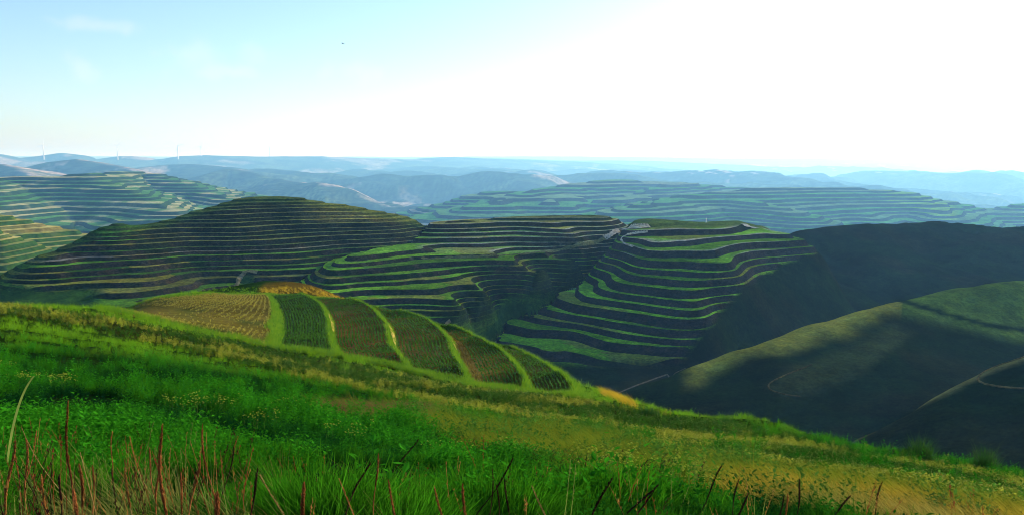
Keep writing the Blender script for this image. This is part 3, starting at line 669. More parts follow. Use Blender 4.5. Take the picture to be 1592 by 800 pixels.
tag(ribbon('field_edge', [(1592, 553), (1560, 564), (1525, 580), (1516, 590), (1530, 597), (1560, 602), (1592, 604)], .6, mid_surface, 185, 260, .35, M_TERR, (.14, .11, .04)), kind='structure')
tag(ribbon('field_edge', [(1262, 566), (1215, 585), (1192, 597), (1196, 606), (1220, 613), (1244, 616)], .6, mid_surface, 250, 330, .3, M_TERR, (.11, .09, .035)), kind='structure')
tag(ribbon('dirt_path', [(700, 498), (690, 507), (676, 512)], 1.4, mid_surface, 340, 430, .3, M_TERR, (.25, .2, .12)), kind='structure')

# white stone post on the far edge of the plateau
def lathe(prof, seg=8, squash=1.0):
    V, F = [], []
    for r, z in prof:
        for i in range(seg): V.append((r * math.cos(2 * math.pi * i / seg), r * squash * math.sin(2 * math.pi * i / seg), z))
    for j in range(len(prof) - 1):
        for i in range(seg): F.append((j * seg + i, j * seg + (i + 1) % seg, (j + 1) * seg + (i + 1) % seg, (j + 1) * seg + i))
    return V, F
def flat_mat(name, col, rough=.6):
    m, n, l = new_mat(name); o = n.new('ShaderNodeOutputMaterial'); b = n.new('ShaderNodeBsdfPrincipled')
    b.inputs['Base Color'].default_value = (*col, 1); b.inputs['Roughness'].default_value = rough
    t = n.new('ShaderNodeTexNoise'); t.inputs['Scale'].default_value = 3; bp = n.new('ShaderNodeBump'); bp.inputs['Strength'].default_value = .15
    l.new(t.outputs['Fac'], bp.inputs['Height']); l.new(bp.outputs[0], b.inputs['Normal']); l.new(b.outputs[0], o.inputs['Surface']); return m
M_WHITE = flat_mat('white_paint', (.8, .8, .78), .5)
hx, hy = hit([1098], [346], mid_surface, 560, 760); post = tag(empty('stone_post', (float(hx[0]), float(hy[0]), float(mid_surface(hx, hy)[0]) + EYE)), 'small white post standing alone on the green plateau above the spur', 'post')
v, f = lathe([(.6, -.5), (.6, .3), (.4, .4), (.4, .4)], 8); np_mesh('plinth', v, f, M_WHITE, post, smooth=False)
v, f = lathe([(.36, .3), (.3, 2.5), (.42, 2.6), (.42, 2.8), (.01, 3.2)], 8); np_mesh('shaft', v, f, M_WHITE, post, smooth=False)

# wind turbines on the far ridge
def far_z(x, y):
    a = (x / y - a4[0]) / (a4[1] - a4[0]); j = np.interp(y, d4, np.arange(len(d4))); return float(Z4[int(round(j)), int(round(a))])
v, f = lathe([(4.4, -6), (4.2, 4), (3.6, 40), (3.0, 80), (2.4, 97)], 12); tower_me = None
def blade_mesh():
    V, F = [], []
    st = [(0, 1.1, 1.1), (3, 1.3, 1.0), (9, 2.4, .6), (22, 1.7, .35), (38, 1.0, .2), (50, .25, .06)]
    for r, c, t in st: V += [(-c * .35, 0, r), (0, -t, r), (c, 0, r), (0, t, r)]
    for k in range(len(st) - 1):
        for i in range(4): F.append((4 * k + i, 4 * k + (i + 1) % 4, 4 * k + 4 + (i + 1) % 4, 4 * k + 4 + i))
    return V, F
TURB = [(68, 245, 8300, 10, 'white wind turbine standing leftmost on the far ridge, one blade straight up'), (183, 246, 8400, 45, 'white wind turbine on the far ridge, second from the left, over the dark blue hill'),
        (277, 245, 8600, 75, 'pale wind turbine on the far ridge right of the pink sunlit slope'), (313, 244, 9900, 20, 'fainter wind turbine in the haze just right of a brighter one'), (419, 244, 10300, 50, 'faintest wind turbine, farthest to the right along the hazy ridge')]
proto = None
for px, py, d, rot, lab in TURB:
    d = d * 1.6; p = P3(px, py, d); zb = p.z - 20
    if proto is None:
        r = proto = empty('wind_turbine', (p.x, p.y, zb)); v, f = lathe([(4.4, -6), (4.2, 4), (3.6, 40), (3.0, 80), (2.4, 97)], 12); np_mesh('tower', v, f, M_WHITE, r)
        nb = box('nacelle', (-2, -5, 97), (2, 7, 101.5), M_WHITE); nb.parent = r
        v, f = lathe([(.2, 3.2), (1.6, 2.2), (2.1, 0), (1.9, -2)], 10); hub = np_mesh('hub', v, f, M_WHITE, r); hub.location = (0, -6.5, 99.3); hub.rotation_euler = (math.pi / 2, 0, 0)
        v, f = blade_mesh(); bl = [np_mesh('blade', v, f, M_WHITE, r)]
        for _ in range(2): b = bl[0].copy(); C.objects.link(b); bl.append(b)
        parts = list(r.children)
    else:
        r = proto.copy(); C.objects.link(r); r.location = (p.x, p.y, zb); parts = []
        for ch in proto.children: c = ch.copy(); C.objects.link(c); c.parent = r; parts.append(c)
    bs = [c for c in parts if c.name.startswith('blade')]
    for k, b in enumerate(bs): b.location = (0, -7.2, 99.3); b.rotation_euler = (0, R(rot + 120 * k), 0)
    r.rotation_euler = (0, 0, R(25)); r.scale = (2, 2, 2); tag(r, lab, 'wind turbine', 'wind turbines on the far ridge')

# bird
bird = empty('bird', tuple(P3(533, 68, 230))); bird.rotation_euler = (.1, .15, .9); tag(bird, 'tiny dark bird gliding high over the valley, left of the sky\'s middle', 'bird')
M_BIRD = flat_mat('bird_dark', (.03, .028, .025))
v, f = lathe([(.01, -.34), (.05, -.28), (.10, -.1), (.11, .05), (.06, .2), (.035, .3), (.01, .36)], 8); b = np_mesh('body', v, f, M_BIRD, bird); b.rotation_euler = (math.pi / 2, 0, 0)
for sx in (-1, 1):
    V = [(0, .10, .03), (0, -.10, .03), (sx * .3, .14, .12), (sx * .32, -.08, .12), (sx * .72, .0, .05), (sx * .6, -.1, .05), (0, 0, .055), (sx * .31, .02, .145)]
    np_mesh('wing', V, [(0, 2, 7, 6), (6, 7, 3, 1), (2, 4, 5, 7), (7, 5, 3, 3)] if False else [(0, 2, 7), (0, 7, 6), (6, 7, 3), (6, 3, 1), (2, 4, 7), (7, 4, 5), (7, 5, 3)], M_BIRD, bird, smooth=False)
np_mesh('tail', [(0, -.22, .02), (.09, -.5, .0), (-.09, -.5, .0), (0, -.25, -.02)], [(0, 1, 2), (3, 2, 1)], M_BIRD, bird, smooth=False)

# ================================================================== crop strips on the ridge
M_CROP = leaf_mat('crop_leaf', (.045, .12, .015), .4)
M_CROP2 = leaf_mat('crop_leaf_yellowing', (.16, .13, .03), .35)
M_STUB = leaf_mat('straw_stubble', (.27, .24, .04), .4)
def leaf_cloud(P, h, w, n, r):
    """n little pointed leaves rising round each point; P (m,3) -> V, F triangles"""
    m = len(P); az = r.uniform(0, 2 * np.pi, (m, n)); up = r.uniform(.35, 1.0, (m, n)) * h[:, None]; out = r.uniform(.15, 1, (m, n)) * w[:, None]
    c = np.stack([np.cos(az), np.sin(az)], -1); s = np.stack([-np.sin(az), np.cos(az)], -1)
    base = P[:, None, :] + np.concatenate([c * (out * .25)[..., None], (up * .25)[..., None]], -1)
    tip = P[:, None, :] + np.concatenate([c * out[..., None], up[..., None]], -1)
    wd = (.28 * w)[:, None, None] * np.ones((m, n, 1)); mid = (base + tip) / 2 + np.array([0, 0, 1.]) * (.12 * h)[:, None, None]
    sl = np.concatenate([s * wd, np.zeros((m, n, 1))], -1)
    V = np.stack([base, mid - sl, tip, mid + sl], 2).reshape(-1, 3)
    I = np.arange(m * n)[:, None] * 4; F = np.concatenate([I + [0, 1, 2], I + [0, 2, 3]], 0); return V, F
NU = 26; us = np.r_[np.linspace(0, .82, 18), np.linspace(.84, 1, 8)]
FIELD = [
 dict(lab='broad ochre brown crop field nearest the left, with faded stubble rows', soil=(.15, .12, .022), mat=M_STUB, rows=24, amp=.5, h=.34, nleaf=4, w=.2),
 dict(lab='dark green leafy crop strip right beside the ochre field', soil=(.035, .05, .015), mat=M_CROP, rows=15, amp=1.0, h=.42, nleaf=5, w=.24),
 dict(lab='crop strip with green rows on red brown soil, third from the left on the ridge', soil=(.15, .075, .022), mat=M_CROP, rows=16, amp=1.1, h=.38, nleaf=5, w=.21),
 dict(lab='crop strip of dark rows on brown soil below the right end of the orange crest', soil=(.15, .095, .025), mat=M_CROP, rows=14, amp=1.1, h=.40, nleaf=5, w=.23),
 dict(lab='crop strip with bare orange brown soil showing along its upper left side', soil=(.26, .16, .035), mat=M_CROP, rows=13, amp=1.1, h=.38, nleaf=5, w=.20),
 dict(lab='narrow last crop strip at the right tip of the ridge', soil=(.10, .075, .02), mat=M_CROP, rows=10, amp=.9, h=.34, nleaf=4, w=.17)]
UB = [.95, .87, .87, .87, .87, .88]
def strip_xyz(i, u, v):
    """u, v arrays in 0..1 on strip i -> world x, y, z"""
    t = v * (NV - 1); j = np.clip(t.astype(int), 0, NV - 2); q = (t - j)[..., None]
    L = BL[i][j] * (1 - q) + BL[i][j + 1] * q; Rr = BL[i + 1][j] * (1 - q) + BL[i + 1][j + 1] * q
    xy = L * (1 - u[..., None]) + Rr * u[..., None]; amp = FIELD[i]['amp']
    ub = UB[i]; off = np.where(u < ub, amp * u / ub, amp * (1 - (u - ub) / (1 - ub))) * sstep(v, 0, .12) * sstep(v, 1, .93) + .06
    return np.concatenate([xy, (near_z(xy[..., 0], xy[..., 1]) + off + EYE)[..., None]], -1)
for i, fd in enumerate(FIELD):
    vv = np.linspace(0, 1, 60)
    for part, uu in (('crop_field', np.linspace(0, UB[i], 16)), ('grass_bank', np.linspace(UB[i], 1, 6))):
        U, Vv = np.meshgrid(uu, vv); X = strip_xyz(i, U, Vv)
        nr, nc = U.shape; I = np.arange(nr * nc).reshape(nr, nc); F = np.stack([I[:-1, :-1], I[:-1, 1:], I[1:, 1:], I[1:, :-1]], -1).reshape(-1, 4)
        Pf = X.reshape(-1, 3); n = fbm(Pf[:, 0], Pf[:, 1], 9, 3, 200 + i)
        col = np.tile(np.array(fd['soil']), (len(Pf), 1)) if part == 'crop_field' else np.tile(np.array((.05, .13, .012)), (len(Pf), 1))
        if part == 'crop_field': col = lerp(col, (.035, .055, .012), sstep(n + (U.ravel() - .45) * (.9 if i else 0), -.3, .5) * .75)
        col = col * (1 + .4 * n[:, None])
        o = np_mesh(part, Pf, F, M_FIELD if part == 'crop_field' else M_SOIL, None if part == 'crop_field' else root, np.clip(col, .004, .8))
        if part == 'crop_field': root = tag(o, fd['lab'], 'crop field', 'crop strips along the near ridge')
    # bare cut earth on the foot of the bank
    if 1 <= i <= 4:
        v0 = {1: .30, 2: .32, 3: .34, 4: .4}[i]; U, Vv = np.meshgrid(np.linspace(.93, 1.0, 4), np.linspace(v0, v0 + .27, 12)); taper = np.sin(np.linspace(0, np.pi, 12))[:, None] ** .5
        U = .985 + (U - .985) * taper; X = strip_xyz(i, np.clip(U, 0, 1), Vv); X[..., 2] += .32
        I = np.arange(48).reshape(12, 4); F = np.stack([I[:-1, :-1], I[:-1, 1:], I[1:, 1:], I[1:, :-1]], -1).reshape(-1, 4)
        np_mesh('earth_face', X.reshape(-1, 3), F, M_FIELD, root, np.tile((.62, .42, .12), (48, 1)))
    r = np.random.default_rng(300 + i)
    for k in range(fd['rows']):
        u = .012 + (UB[i] - .03) * (k + .5) / fd['rows']; npl = 150
        vv = (np.arange(npl) + r.uniform(-.3, .3, npl)) / npl; vv = vv[(vv > .015) & (vv < .985)]
        uu = np.full(len(vv), u) + r.normal(0, .004, len(vv)); P = strip_xyz(i, uu, vv); keep = r.random(len(P)) > .12 + .3 * (fbm(P[:, 0], P[:, 1], 7, 2, 9) > .15); P = P[keep]
        hh = fd['h'] * r.uniform(.6, 1.15, len(P)); ww = fd['w'] * r.uniform(.7, 1.2, len(P))
        V, F = leaf_cloud(P, hh, ww, fd['nleaf'], r)
        np_mesh('crop_row', V, F, fd['mat'] if not (i == 4 and k < 3) else M_CROP2, root, smooth=False)['kind'] = 'stuff'

# ================================================================== meadow plants (instanced stuff)
def blades(n, h, spread, lean, w, r, bend=.5, seg=3, wind=(0, 0)):
    V, F = [], []
    for _ in range(n):
        a = r.uniform(0, 2 * math.pi); rad = spread * math.sqrt(r.random()); bx, by = rad * math.cos(a), rad * math.sin(a)
        hh = h * r.uniform(.55, 1.1); lx, ly = math.cos(a) * lean * r.random() + wind[0], math.sin(a) * lean * r.random() + wind[1]; fa = r.uniform(0, math.pi); cx, cy = math.cos(fa), math.sin(fa); b0 = len(V)
        for k in range(seg + 1):
            t = k / seg; o = (t * (1 - bend) + bend * t * t * 1.6) * hh; ww = w * (1 - t * .85); x = bx + lx * o; y = by + ly * o; z = hh * (t - bend * .35 * t * t)
            V += [(x - cx * ww, y - cy * ww, z), (x + cx * ww, y + cy * ww, z)]
        for k in range(seg): b = b0 + 2 * k; F += [(b, b + 1, b + 3), (b, b + 3, b + 2)]
    return V, F
def herb(r, stems=5, h=1.0, nl=9, lw=.07):
    V, F = [], []
    for _ in range(stems):
        a = r.uniform(0, 6.28); le = r.uniform(.1, .45); hh = h * r.uniform(.6, 1.05)
        for k in range(nl):
            t = (k + 1) / nl; x, y, z = math.cos(a) * le * t * hh, math.sin(a) * le * t * hh, hh * t; q = r.uniform(0, 6.28); L = lw * (1.4 - .7 * t) * 2.2; b = len(V)
            dx, dy = math.cos(q), math.sin(q); dz = r.uniform(.1, .9)
            V += [(x, y, z), (x + dx * L * .5 - dy * L * .28, y + dy * L * .5 + dx * L * .28, z + L * .5 * dz), (x + dx * L, y + dy * L, z + L * dz * .8), (x + dx * L * .5 + dy * L * .28, y + dy * L * .5 - dx * L * .28, z + L * .5 * dz)]
            F += [(b, b + 1, b + 2), (b, b + 2, b + 3)]
        b = len(V); s = .008; V += [(-s, 0, 0), (s, 0, 0), (math.cos(a) * le * hh, math.sin(a) * le * hh, hh)]; F.append((b, b + 1, b + 2))
    return V, F
def coll(name): return bpy.data.collections.new(name)      # holds the plants that the meadow repeats
def variant(cl, name, VF, mat, extra=None):
    V, F = VF; me = bpy.data.meshes.new(name); me.from_pydata(V + (extra[0] if extra else []), [], F + ([tuple(len(V) + q for q in f) for f in extra[1]] if extra else []))
    me.materials.append(mat)
    if extra:
        me.materials.append(extra[2])
        for p in me.polygons: p.material_index = 1 if p.index >= len(F) else 0
    o = bpy.data.objects.new(name, me); cl.objects.link(o); return o
def scatter(name, cl, P, rot, scl, tint, r):
    n = len(P); me = bpy.data.meshes.new(name); me.vertices.add(n); me.vertices.foreach_set('co', np.asarray(P, np.float32).ravel())
    def att(nm, ty, dat, key): a = me.attributes.new(nm, ty, 'POINT'); a.data.foreach_set(key, np.ascontiguousarray(dat).ravel())
    att('rot', 'FLOAT_VECTOR', np.asarray(rot, np.float32), 'vector'); att('scl', 'FLOAT', np.asarray(scl, np.float32), 'value')
    att('tint', 'FLOAT_COLOR', np.concatenate([tint, np.ones((n, 1))], 1).astype(np.float32), 'color'); att('idx', 'INT', r.integers(0, len(cl.objects), n).astype(np.int32), 'value')
    o = bpy.data.objects.new(name, me); C.objects.link(o)
    g = bpy.data.node_groups.new(name, 'GeometryNodeTree'); g.interface.new_socket('Geometry', in_out='INPUT', socket_type='NodeSocketGeometry'); g.interface.new_socket('Geometry', in_out='OUTPUT', socket_type='NodeSocketGeometry')
    N, L = g.nodes, g.links; gi = N.new('NodeGroupInput'); go = N.new('NodeGroupOutput'); ip = N.new('GeometryNodeInstanceOnPoints'); ci = N.new('GeometryNodeCollectionInfo')
    ci.inputs['Collection'].default_value = cl; ci.inputs['Separate Children'].default_value = True; ci.inputs['Reset Children'].default_value = True
    def na(nm, ty): k = N.new('GeometryNodeInputNamedAttribute'); k.data_type = ty; k.inputs['Name'].default_value = nm; return next(s for s in k.outputs if s.enabled and s.name == 'Attribute')
    L.new(gi.outputs[0], ip.inputs['Points']); L.new(ci.outputs[0], ip.inputs['Instance']); ip.inputs['Pick Instance'].default_value = True
    L.new(na('idx', 'INT'), ip.inputs['Instance Index']); er = N.new('FunctionNodeEulerToRotation'); L.new(na('rot', 'FLOAT_VECTOR'), er.inputs[0]); L.new(er.outputs[0], ip.inputs['Rotation'])
    L.new(na('scl', 'FLOAT'), ip.inputs['Scale']); L.new(ip.outputs[0], go.inputs[0])
    md = o.modifiers.new('plants', 'NODES'); md.node_group = g
    return tag(o, kind='stuff')
M_G = leaf_mat('grass_blade', (1, 1, 1), .40, inst=True); M_PETAL = leaf_mat('pale_florets', (.50, .50, .12), .5)
M_STALKDARK = leaf_mat('dark_seed_grass', (.03, .016, .01), .2); M_STEMG = leaf_mat('stem_green', (.05, .12, .02), .4)
cl_fine, cl_herb, cl_dry, cl_cover, cl_hook = coll('fine_grass_kinds'), coll('herb_kinds'), coll('dry_grass_kinds'), coll('cover_kinds'), coll('hooked_kinds')
for k in range(5): variant(cl_fine, 'grass_tuft', blades(20, 1.0, .34, .5, .016, random.Random(k)), M_G)
for k in range(4): variant(cl_herb, 'herb', herb(random.Random(40 + k)), M_G)
for k in range(4): variant(cl_dry, 'dry_tuft', blades(26, 1.0, .25, .35, .011, random.Random(80 + k), .8, 4, (-.45, .05)), M_G)
def florets(r, n, h, rad, s):
    V, F = [], []
    for _ in range(n):
        a = r.uniform(0, 6.28); q = rad * math.sqrt(r.random()); x, y, z = q * math.cos(a), q * math.sin(a), h * r.uniform(.8, 1.1); b = len(V)
        V += [(x - s, y, z), (x, y - s, z + s * .4), (x + s, y, z), (x, y + s, z + s * .4), (x, y, z + s)]; F += [(b, b + 1, b + 4), (b + 1, b + 2, b + 4), (b + 2, b + 3, b + 4), (b + 3, b, b + 4)]
    return V, F
for k in range(4): variant(cl_cover, 'leafy_clump', herb(random.Random(120 + k), 8, .8, 5, .11), M_G, (*florets(random.Random(130 + k), 2, .85, .4, .03), M_PETAL))
def hook(r):
    V, F = [], []
    for _ in range(3):
        bx, by = r.uniform(-.12, .12), r.uniform(-.12, .12); hh = r.uniform(.7, 1.05); lx = r.uniform(.1, .5); b0 = len(V); n = 9
        for k in range(n + 1):
            t = k / n; w = .0035 if t < .62 else .009 * math.sin((t - .62) / .38 * math.pi * .85 + .3) + .002
            x = bx + lx * t * hh * .6 + max(0, t - .6) ** 1.3 * .9 * hh; z = hh * (t - max(0, t - .7) ** 1.4 * 1.3); V += [(x - w, by, z), (x + w, by + .01, z)]
        for k in range(n): b = b0 + 2 * k; F += [(b, b + 1, b + 3), (b, b + 3, b + 2)]
    return V, F
for k in range(4): variant(cl_hook, 'hooked_seed_head', hook(random.Random(160 + k)), M_STALKDARK)

def ground_pts(n, d0, d1, amin, amax, r):
    d = np.exp(r.uniform(math.log(d0), math.log(d1), n)); a = r.uniform(amin, amax, n); x, y = a * d, d; z = near_z(x, y); px, py = unpix(a, z / y); return x, y, z, px, py
def rots(n, r, tilt=.18): return np.stack([r.normal(0, tilt, n), r.normal(0, tilt, n), r.uniform(0, 6.283, n)], 1)
r = np.random.default_rng(11)
x, y, z, px, py = ground_pts(190000, 1.15, 175, -.74, .74, r)
clump = fbm(x, y, .55, 2, 311) + .7 * fbm(x, y, 1.7, 2, 312)
clf = np.clip(1 + 1.25 * clump, .3, 2.1)
inf = inpoly(x, y, field_poly); n1 = fbm(x, y, 2.2, 3, 301); n2 = fbm(x, y, 9, 3, 302); far = sstep(y, 22, 55)
bnd = band_amt(px, py); gold = poly_amt(px + 14 * n2, py + 8 * n1, GOLD, 12) * (y > 3.3); brn = poly_amt(px, py, BROWN, 6)
crs = np.maximum(sstep(polydist(px, py, crest)[0], 13, 9) * (y > 120), sstep(polydist(px, py, [(940, 611), (985, 633)])[0], 5, 2) * (y > 50))
tt = r.random(len(x)); kind = np.where(inf, 9, 0)
kind = np.where((kind == 0) & (tt < bnd * .93), 3, kind); kind = np.where((kind == 0) & (tt < np.maximum(gold * (.34 + .42 * sstep(n1 + n2 + .6 * clump, -.3, .3)), np.maximum(brn * .6, crs))), 2, kind)
herby = sstep(fbm(x, y, 3.5, 2, 303), -.1, .2) * (1 - far) * sstep(y, 3.2, 6); kind = np.where((kind == 0) & (r.random(len(x)) < np.maximum(herby * .9, .35 * sstep(y, 3.2, 6) * (1 - far))), 1, kind)
kind = np.where((kind < 2) & (r.random(len(x)) < .018 * sstep(y, 5.0, 3.0) * sstep(px, 1100, 500)), 2, kind)
kind = np.where((kind < 2) & (clump < -.16) & (y < 55) & (r.random(len(x)) < .8), 9, kind)
edge_bright = sstep(y, 30, 60)                                                     # the pale new grass along the far edge of the meadow
def put(name, k, cl, size, tintf, frac=1.0, tilt=.18):
    m = (kind == k) & (r.random(len(x)) < frac); P = np.stack([x, y, z + EYE - .02], 1)[m]
    scatter(name, cl, P, rots(m.sum(), r, tilt) if k != 2 else np.stack([r.normal(0, .1, m.sum()), r.normal(0, .15, m.sum()), r.normal(0, .5, m.sum())], 1), size(m), tintf(m), r)
def gtint(m):
    c = lerp(np.tile((.005, .036, .005), (m.sum(), 1)), (.036, .17, .005), sstep(n1[m] + .6 * n2[m] + 1.3 * clump[m], -.25, 1.0))  # low tufts tinted darker, standing in for shade between clumps
    c = lerp(c, (.16, .33, .010), edge_bright[m] * .85); c = lerp(c, (.12, .14, .02), gold[m] * .5)
    near = sstep(y[m], 3.6, 2.6); c = lerp(c, (.035, .085, .01), near * .6 * (r.random(m.sum()) < .4))
    return c * r.uniform(.7, 1.3, (m.sum(), 1))
put('grass', 0, cl_fine, lambda m: (.13 + .09 * sstep(y[m], 4, 30) + .14 * sstep(y[m], 45, 90)) * (1 + .4 * n1[m]) * clf[m] * r.uniform(.6, 1.3, m.sum()), gtint)
put('leafy_herbs', 1, cl_herb, lambda m: (.15 + .11 * sstep(y[m], 4, 20)) * (1 + .4 * n1[m]) * clf[m] * r.uniform(.7, 1.3, m.sum()), lambda m: gtint(m) * np.array((.9, 1.2, 1.6)))
def dtint(m):
    c = lerp(np.tile((.38, .25, .025), (m.sum(), 1)), (.13, .17, .012), sstep(n2[m] + .5 * n1[m], -.35, .2)); c = lerp(c, (.42, .29, .018), crs[m] * .9); c = lerp(c, (.12, .07, .03), brn[m] * .8); c = lerp(c, (.20, .20, .05), sstep(y[m], 5, 4.4) * .7)
    return c * r.uniform(.7, 1.35, (m.sum(), 1))
put('dry_grass', 2, cl_dry, lambda m: (.24 + .2 * sstep(y[m], 5, 25)) * np.where(crs[m] > .5, 1.6, 1) * r.uniform(.75, 1.25, m.sum()), dtint)
put('ground_cover', 3, cl_cover, lambda m: (.22 + .22 * sstep(y[m], 12, 60)) * r.uniform(.6, 1.3, m.sum()) * (1 + .4 * n1[m]),
    lambda m: lerp(np.tile((.040, .11, .010), (m.sum(), 1)), (.29, .31, .03), sstep(n1[m] + n2[m] + .3 * (px[m] > 1150) * (py[m] > 720) - .15, -.15, .3)) * r.uniform(.6, 1.4, (m.sum(), 1)))
# grass on the banks between the crop strips
bp = []
for i in range(6):
    u = r.uniform(UB[i] - .02, 1.0, 900); v = r.uniform(0, 1, 900); bp.append(strip_xyz(i, u, v))
for e in (BL[0], BL[-1]): 
    t = r.uniform(0, NV - 1.01, 700); j = t.astype(int); q = (t - j)[:, None]; xy = e[j] * (1 - q) + e[j + 1] * q + r.normal(0, .8, (700, 2)); bp.append(np.c_[xy, near_z(xy[:, 0], xy[:, 1]) + EYE])
for i in range(6):
    for vend in (0.0, 1.0): u = r.uniform(0, 1, 400); bp.append(strip_xyz(i, u, np.abs(vend - r.uniform(0, .035, 400))))
bp = np.concatenate(bp)
scatter('bank_grass', cl_fine, bp, rots(len(bp), r), r.uniform(.35, .7, len(bp)), lerp(np.tile((.06, .18, .010), (len(bp), 1)), (.19, .32, .015), r.random(len(bp))), r)
# wispy dead stems rising from the grass, thickest at lower left
cl_wisp = coll('wispy_stem_kinds')
def wisp(r):
    V, F = [], []
    for _ in range(2):
        bx, by, hh = r.uniform(-.06, .06), r.uniform(-.06, .06), r.uniform(.7, 1.1); lx, kx = r.uniform(-.35, .35), r.uniform(-.3, .3); b0 = len(V); n = 8
        for k in range(n + 1): t = k / n; w = .006 * (1 - .6 * t); xx = bx + lx * t * hh + kx * max(0, t - .55) * hh; V += [(xx - w, by, t * hh), (xx + w, by + .004, t * hh)]
        for k in range(n): b = b0 + 2 * k; F += [(b, b + 1, b + 3), (b, b + 3, b + 2)]
        for _ in range(16): t = r.uniform(.5, 1); xx = bx + lx * t * hh + kx * max(0, t - .55) * hh; q = r.uniform(-.035, .035); b = len(V); V += [(xx, by, t * hh), (xx + q * .5, by + r.uniform(-.02, .02), t * hh + .02), (xx + q * .35, by, t * hh + .05)]; F.append((b, b + 1, b + 2))
    return V, F
for k in range(6): variant(cl_wisp, 'wispy_stem', wisp(random.Random(700 + k)), M_G)
x4, y4, z4, p4, _q = ground_pts(2600, 2.0, 5.5, -.62, .55, r); m = r.random(2600) < .06 + .22 * sstep(p4, 560, 120)
wt = np.array([(.16, .05, .015), (.24, .13, .03), (.04, .016, .01), (.12, .17, .03)])[r.integers(0, 4, m.sum())]
scatter('wispy_dry_stems', cl_wisp, np.stack([x4, y4, z4 + EYE], 1)[m], np.stack([r.normal(0, .1, m.sum()), r.normal(0, .14, m.sum()), r.normal(0, .6, m.sum())], 1), r.uniform(.16, .36, m.sum()), wt, r)
# thin hooked seed heads in front of the golden grass
x3, y3, z3, px_, py_ = ground_pts(60000, 3.2, 16, -.2, .4, r)
HK = [(600, 700), (700, 690), (800, 705), (900, 735), (1010, 765), (1100, 780), (1000, 790), (900, 760), (800, 735), (700, 722), (620, 715)]
m = np.nonzero(inpoly(px_, py_, HK))[0][:240]
scatter('hooked_seed_grass', cl_hook, np.stack([x3[m], y3[m], z3[m] + EYE], 1), np.stack([np.zeros(len(m)), r.normal(0, .15, len(m)), r.normal(0, .4, len(m))], 1), r.uniform(.2, .42, len(m)), np.ones((len(m), 3)), r)

# ================================================================== clumps of tall grass on the brow of the slope
def tall_clump(px, py, wpx, hpx, d0, d1, lab, seed):
    hx, hy = hit([px], [py], near_z, d0, d1); x0, y0 = float(hx[0]), float(hy[0]); sc = y0 / FPX; rr = random.Random(seed)
    o = empty('tall_grass_clump', (x0, y0, float(near_z(hx, hy)[0]) + EYE)); tag(o, lab, 'grass clump', 'tall grass clumps along the brow of the slope')
    hpx = hpx * 1.7
    for part, n, hm, mt in (('leaves', 700, 1.0, M_CLUMP), ('seed_stems', 36, 1.3, M_CLUMP2)):
        V, F = [], []
        for _ in range(n):
            u = rr.gauss(0, .38); uy = rr.gauss(0, .3); prof = max(.25, 1 - abs(u) ** 1.6); v, f = blades(1, hpx * sc * hm * prof, .05, .4, .012 * sc * 28 if part == 'leaves' else .006 * sc * 28, rr)
            b = len(V); ox, oy = u * wpx * sc * .6, uy * wpx * sc * .4; V += [(p[0] + ox, p[1] + oy, p[2] - .1 - .28 * abs(ox) * (1 if ox > 0 else -1) * .5) for p in v]; F += [tuple(b + q for q in g) for g in f]
        np_mesh(part, V, F, mt, o, smooth=False)['kind'] = 'stuff'
M_CLUMP = leaf_mat('tall_grass', (.022, .075, .010), .4); M_CLUMP2 = leaf_mat('tall_grass_stems', (.09, .14, .03), .4)
tall_clump(1432, 722, 62, 34, 28, 48, 'bushy dark green grass clump on the brow, larger of the two near the right edge', 1)
tall_clump(1532, 735, 56, 34, 26, 44, 'bushy green grass clump on the brow, closest to the right edge', 2)
tall_clump(1392, 714, 34, 20, 28, 48, 'low grass clump just left of the big dark clump on the brow', 3)
tall_clump(1300, 772, 30, 16, 9, 26, 'small dark green tuft standing alone between dry grass and leafy cover', 4)
tall_clump(1130, 665, 60, 16, 38, 70, 'wide low grass clump on the brow below the dark valley floor', 5)
tall_clump(1010, 648, 50, 14, 44, 76, 'grass clump on the brow just right of the orange ridge tip', 6)
tall_clump(1290, 692, 60, 14, 36, 60, 'low wide grass clump on the brow left of the bushy pair', 7)

# ================================================================== yellow wildflower clumps
M_FLOW = leaf_mat('yellow_petals', (.34, .40, .04), .4)
def flower_clump(px, py, wpx, n, lab, seed):
    hx, hy = hit([px], [py + 6], near_z, 2.0, 60); x0, y0 = float(hx[0]), float(hy[0]); rr = random.Random(seed); sc = y0 / FPX
    o = empty('wildflower_clump', (x0, y0, float(near_z(hx, hy)[0]) + EYE)); tag(o, lab, 'wildflowers', 'clumps of yellow wildflowers in the meadow')
    SV, SF, PV, PF = [], [], [], []
    for _ in range(n):
        ox = rr.gauss(0, .35) * wpx * sc; oy = rr.gauss(0, .45) * wpx * sc * 1.5; zz = float(near_z(np.array([x0 + ox]), np.array([max(1, y0 + oy)]))[0]) + EYE - o.location.z; h = rr.uniform(.18, .30) * (1 + .02 * y0)
        b = len(SV); SV += [(ox - .004, oy, zz), (ox + .004, oy, zz), (ox + rr.uniform(-.04, .04), oy, zz + h)]; SF.append((b, b + 1, b + 2))
        for _ in range(rr.randint(3, 6)):
            v, f = florets(rr, 1, 0, 0, rr.uniform(.005, .009) * (1 + .06 * y0)); a, bb, c = ox + rr.gauss(0, .035), oy + rr.gauss(0, .035), zz + h + rr.uniform(-.05, .03); b = len(PV); PV += [(p[0] + a, p[1] + bb, p[2] + c) for p in v]; PF += [tuple(b + q for q in g) for g in f]
    np_mesh('stems', SV, SF, M_STEMG, o, smooth=False)['kind'] = 'stuff'; np_mesh('flowers', PV, PF, M_FLOW, o, smooth=False)['kind'] = 'stuff'
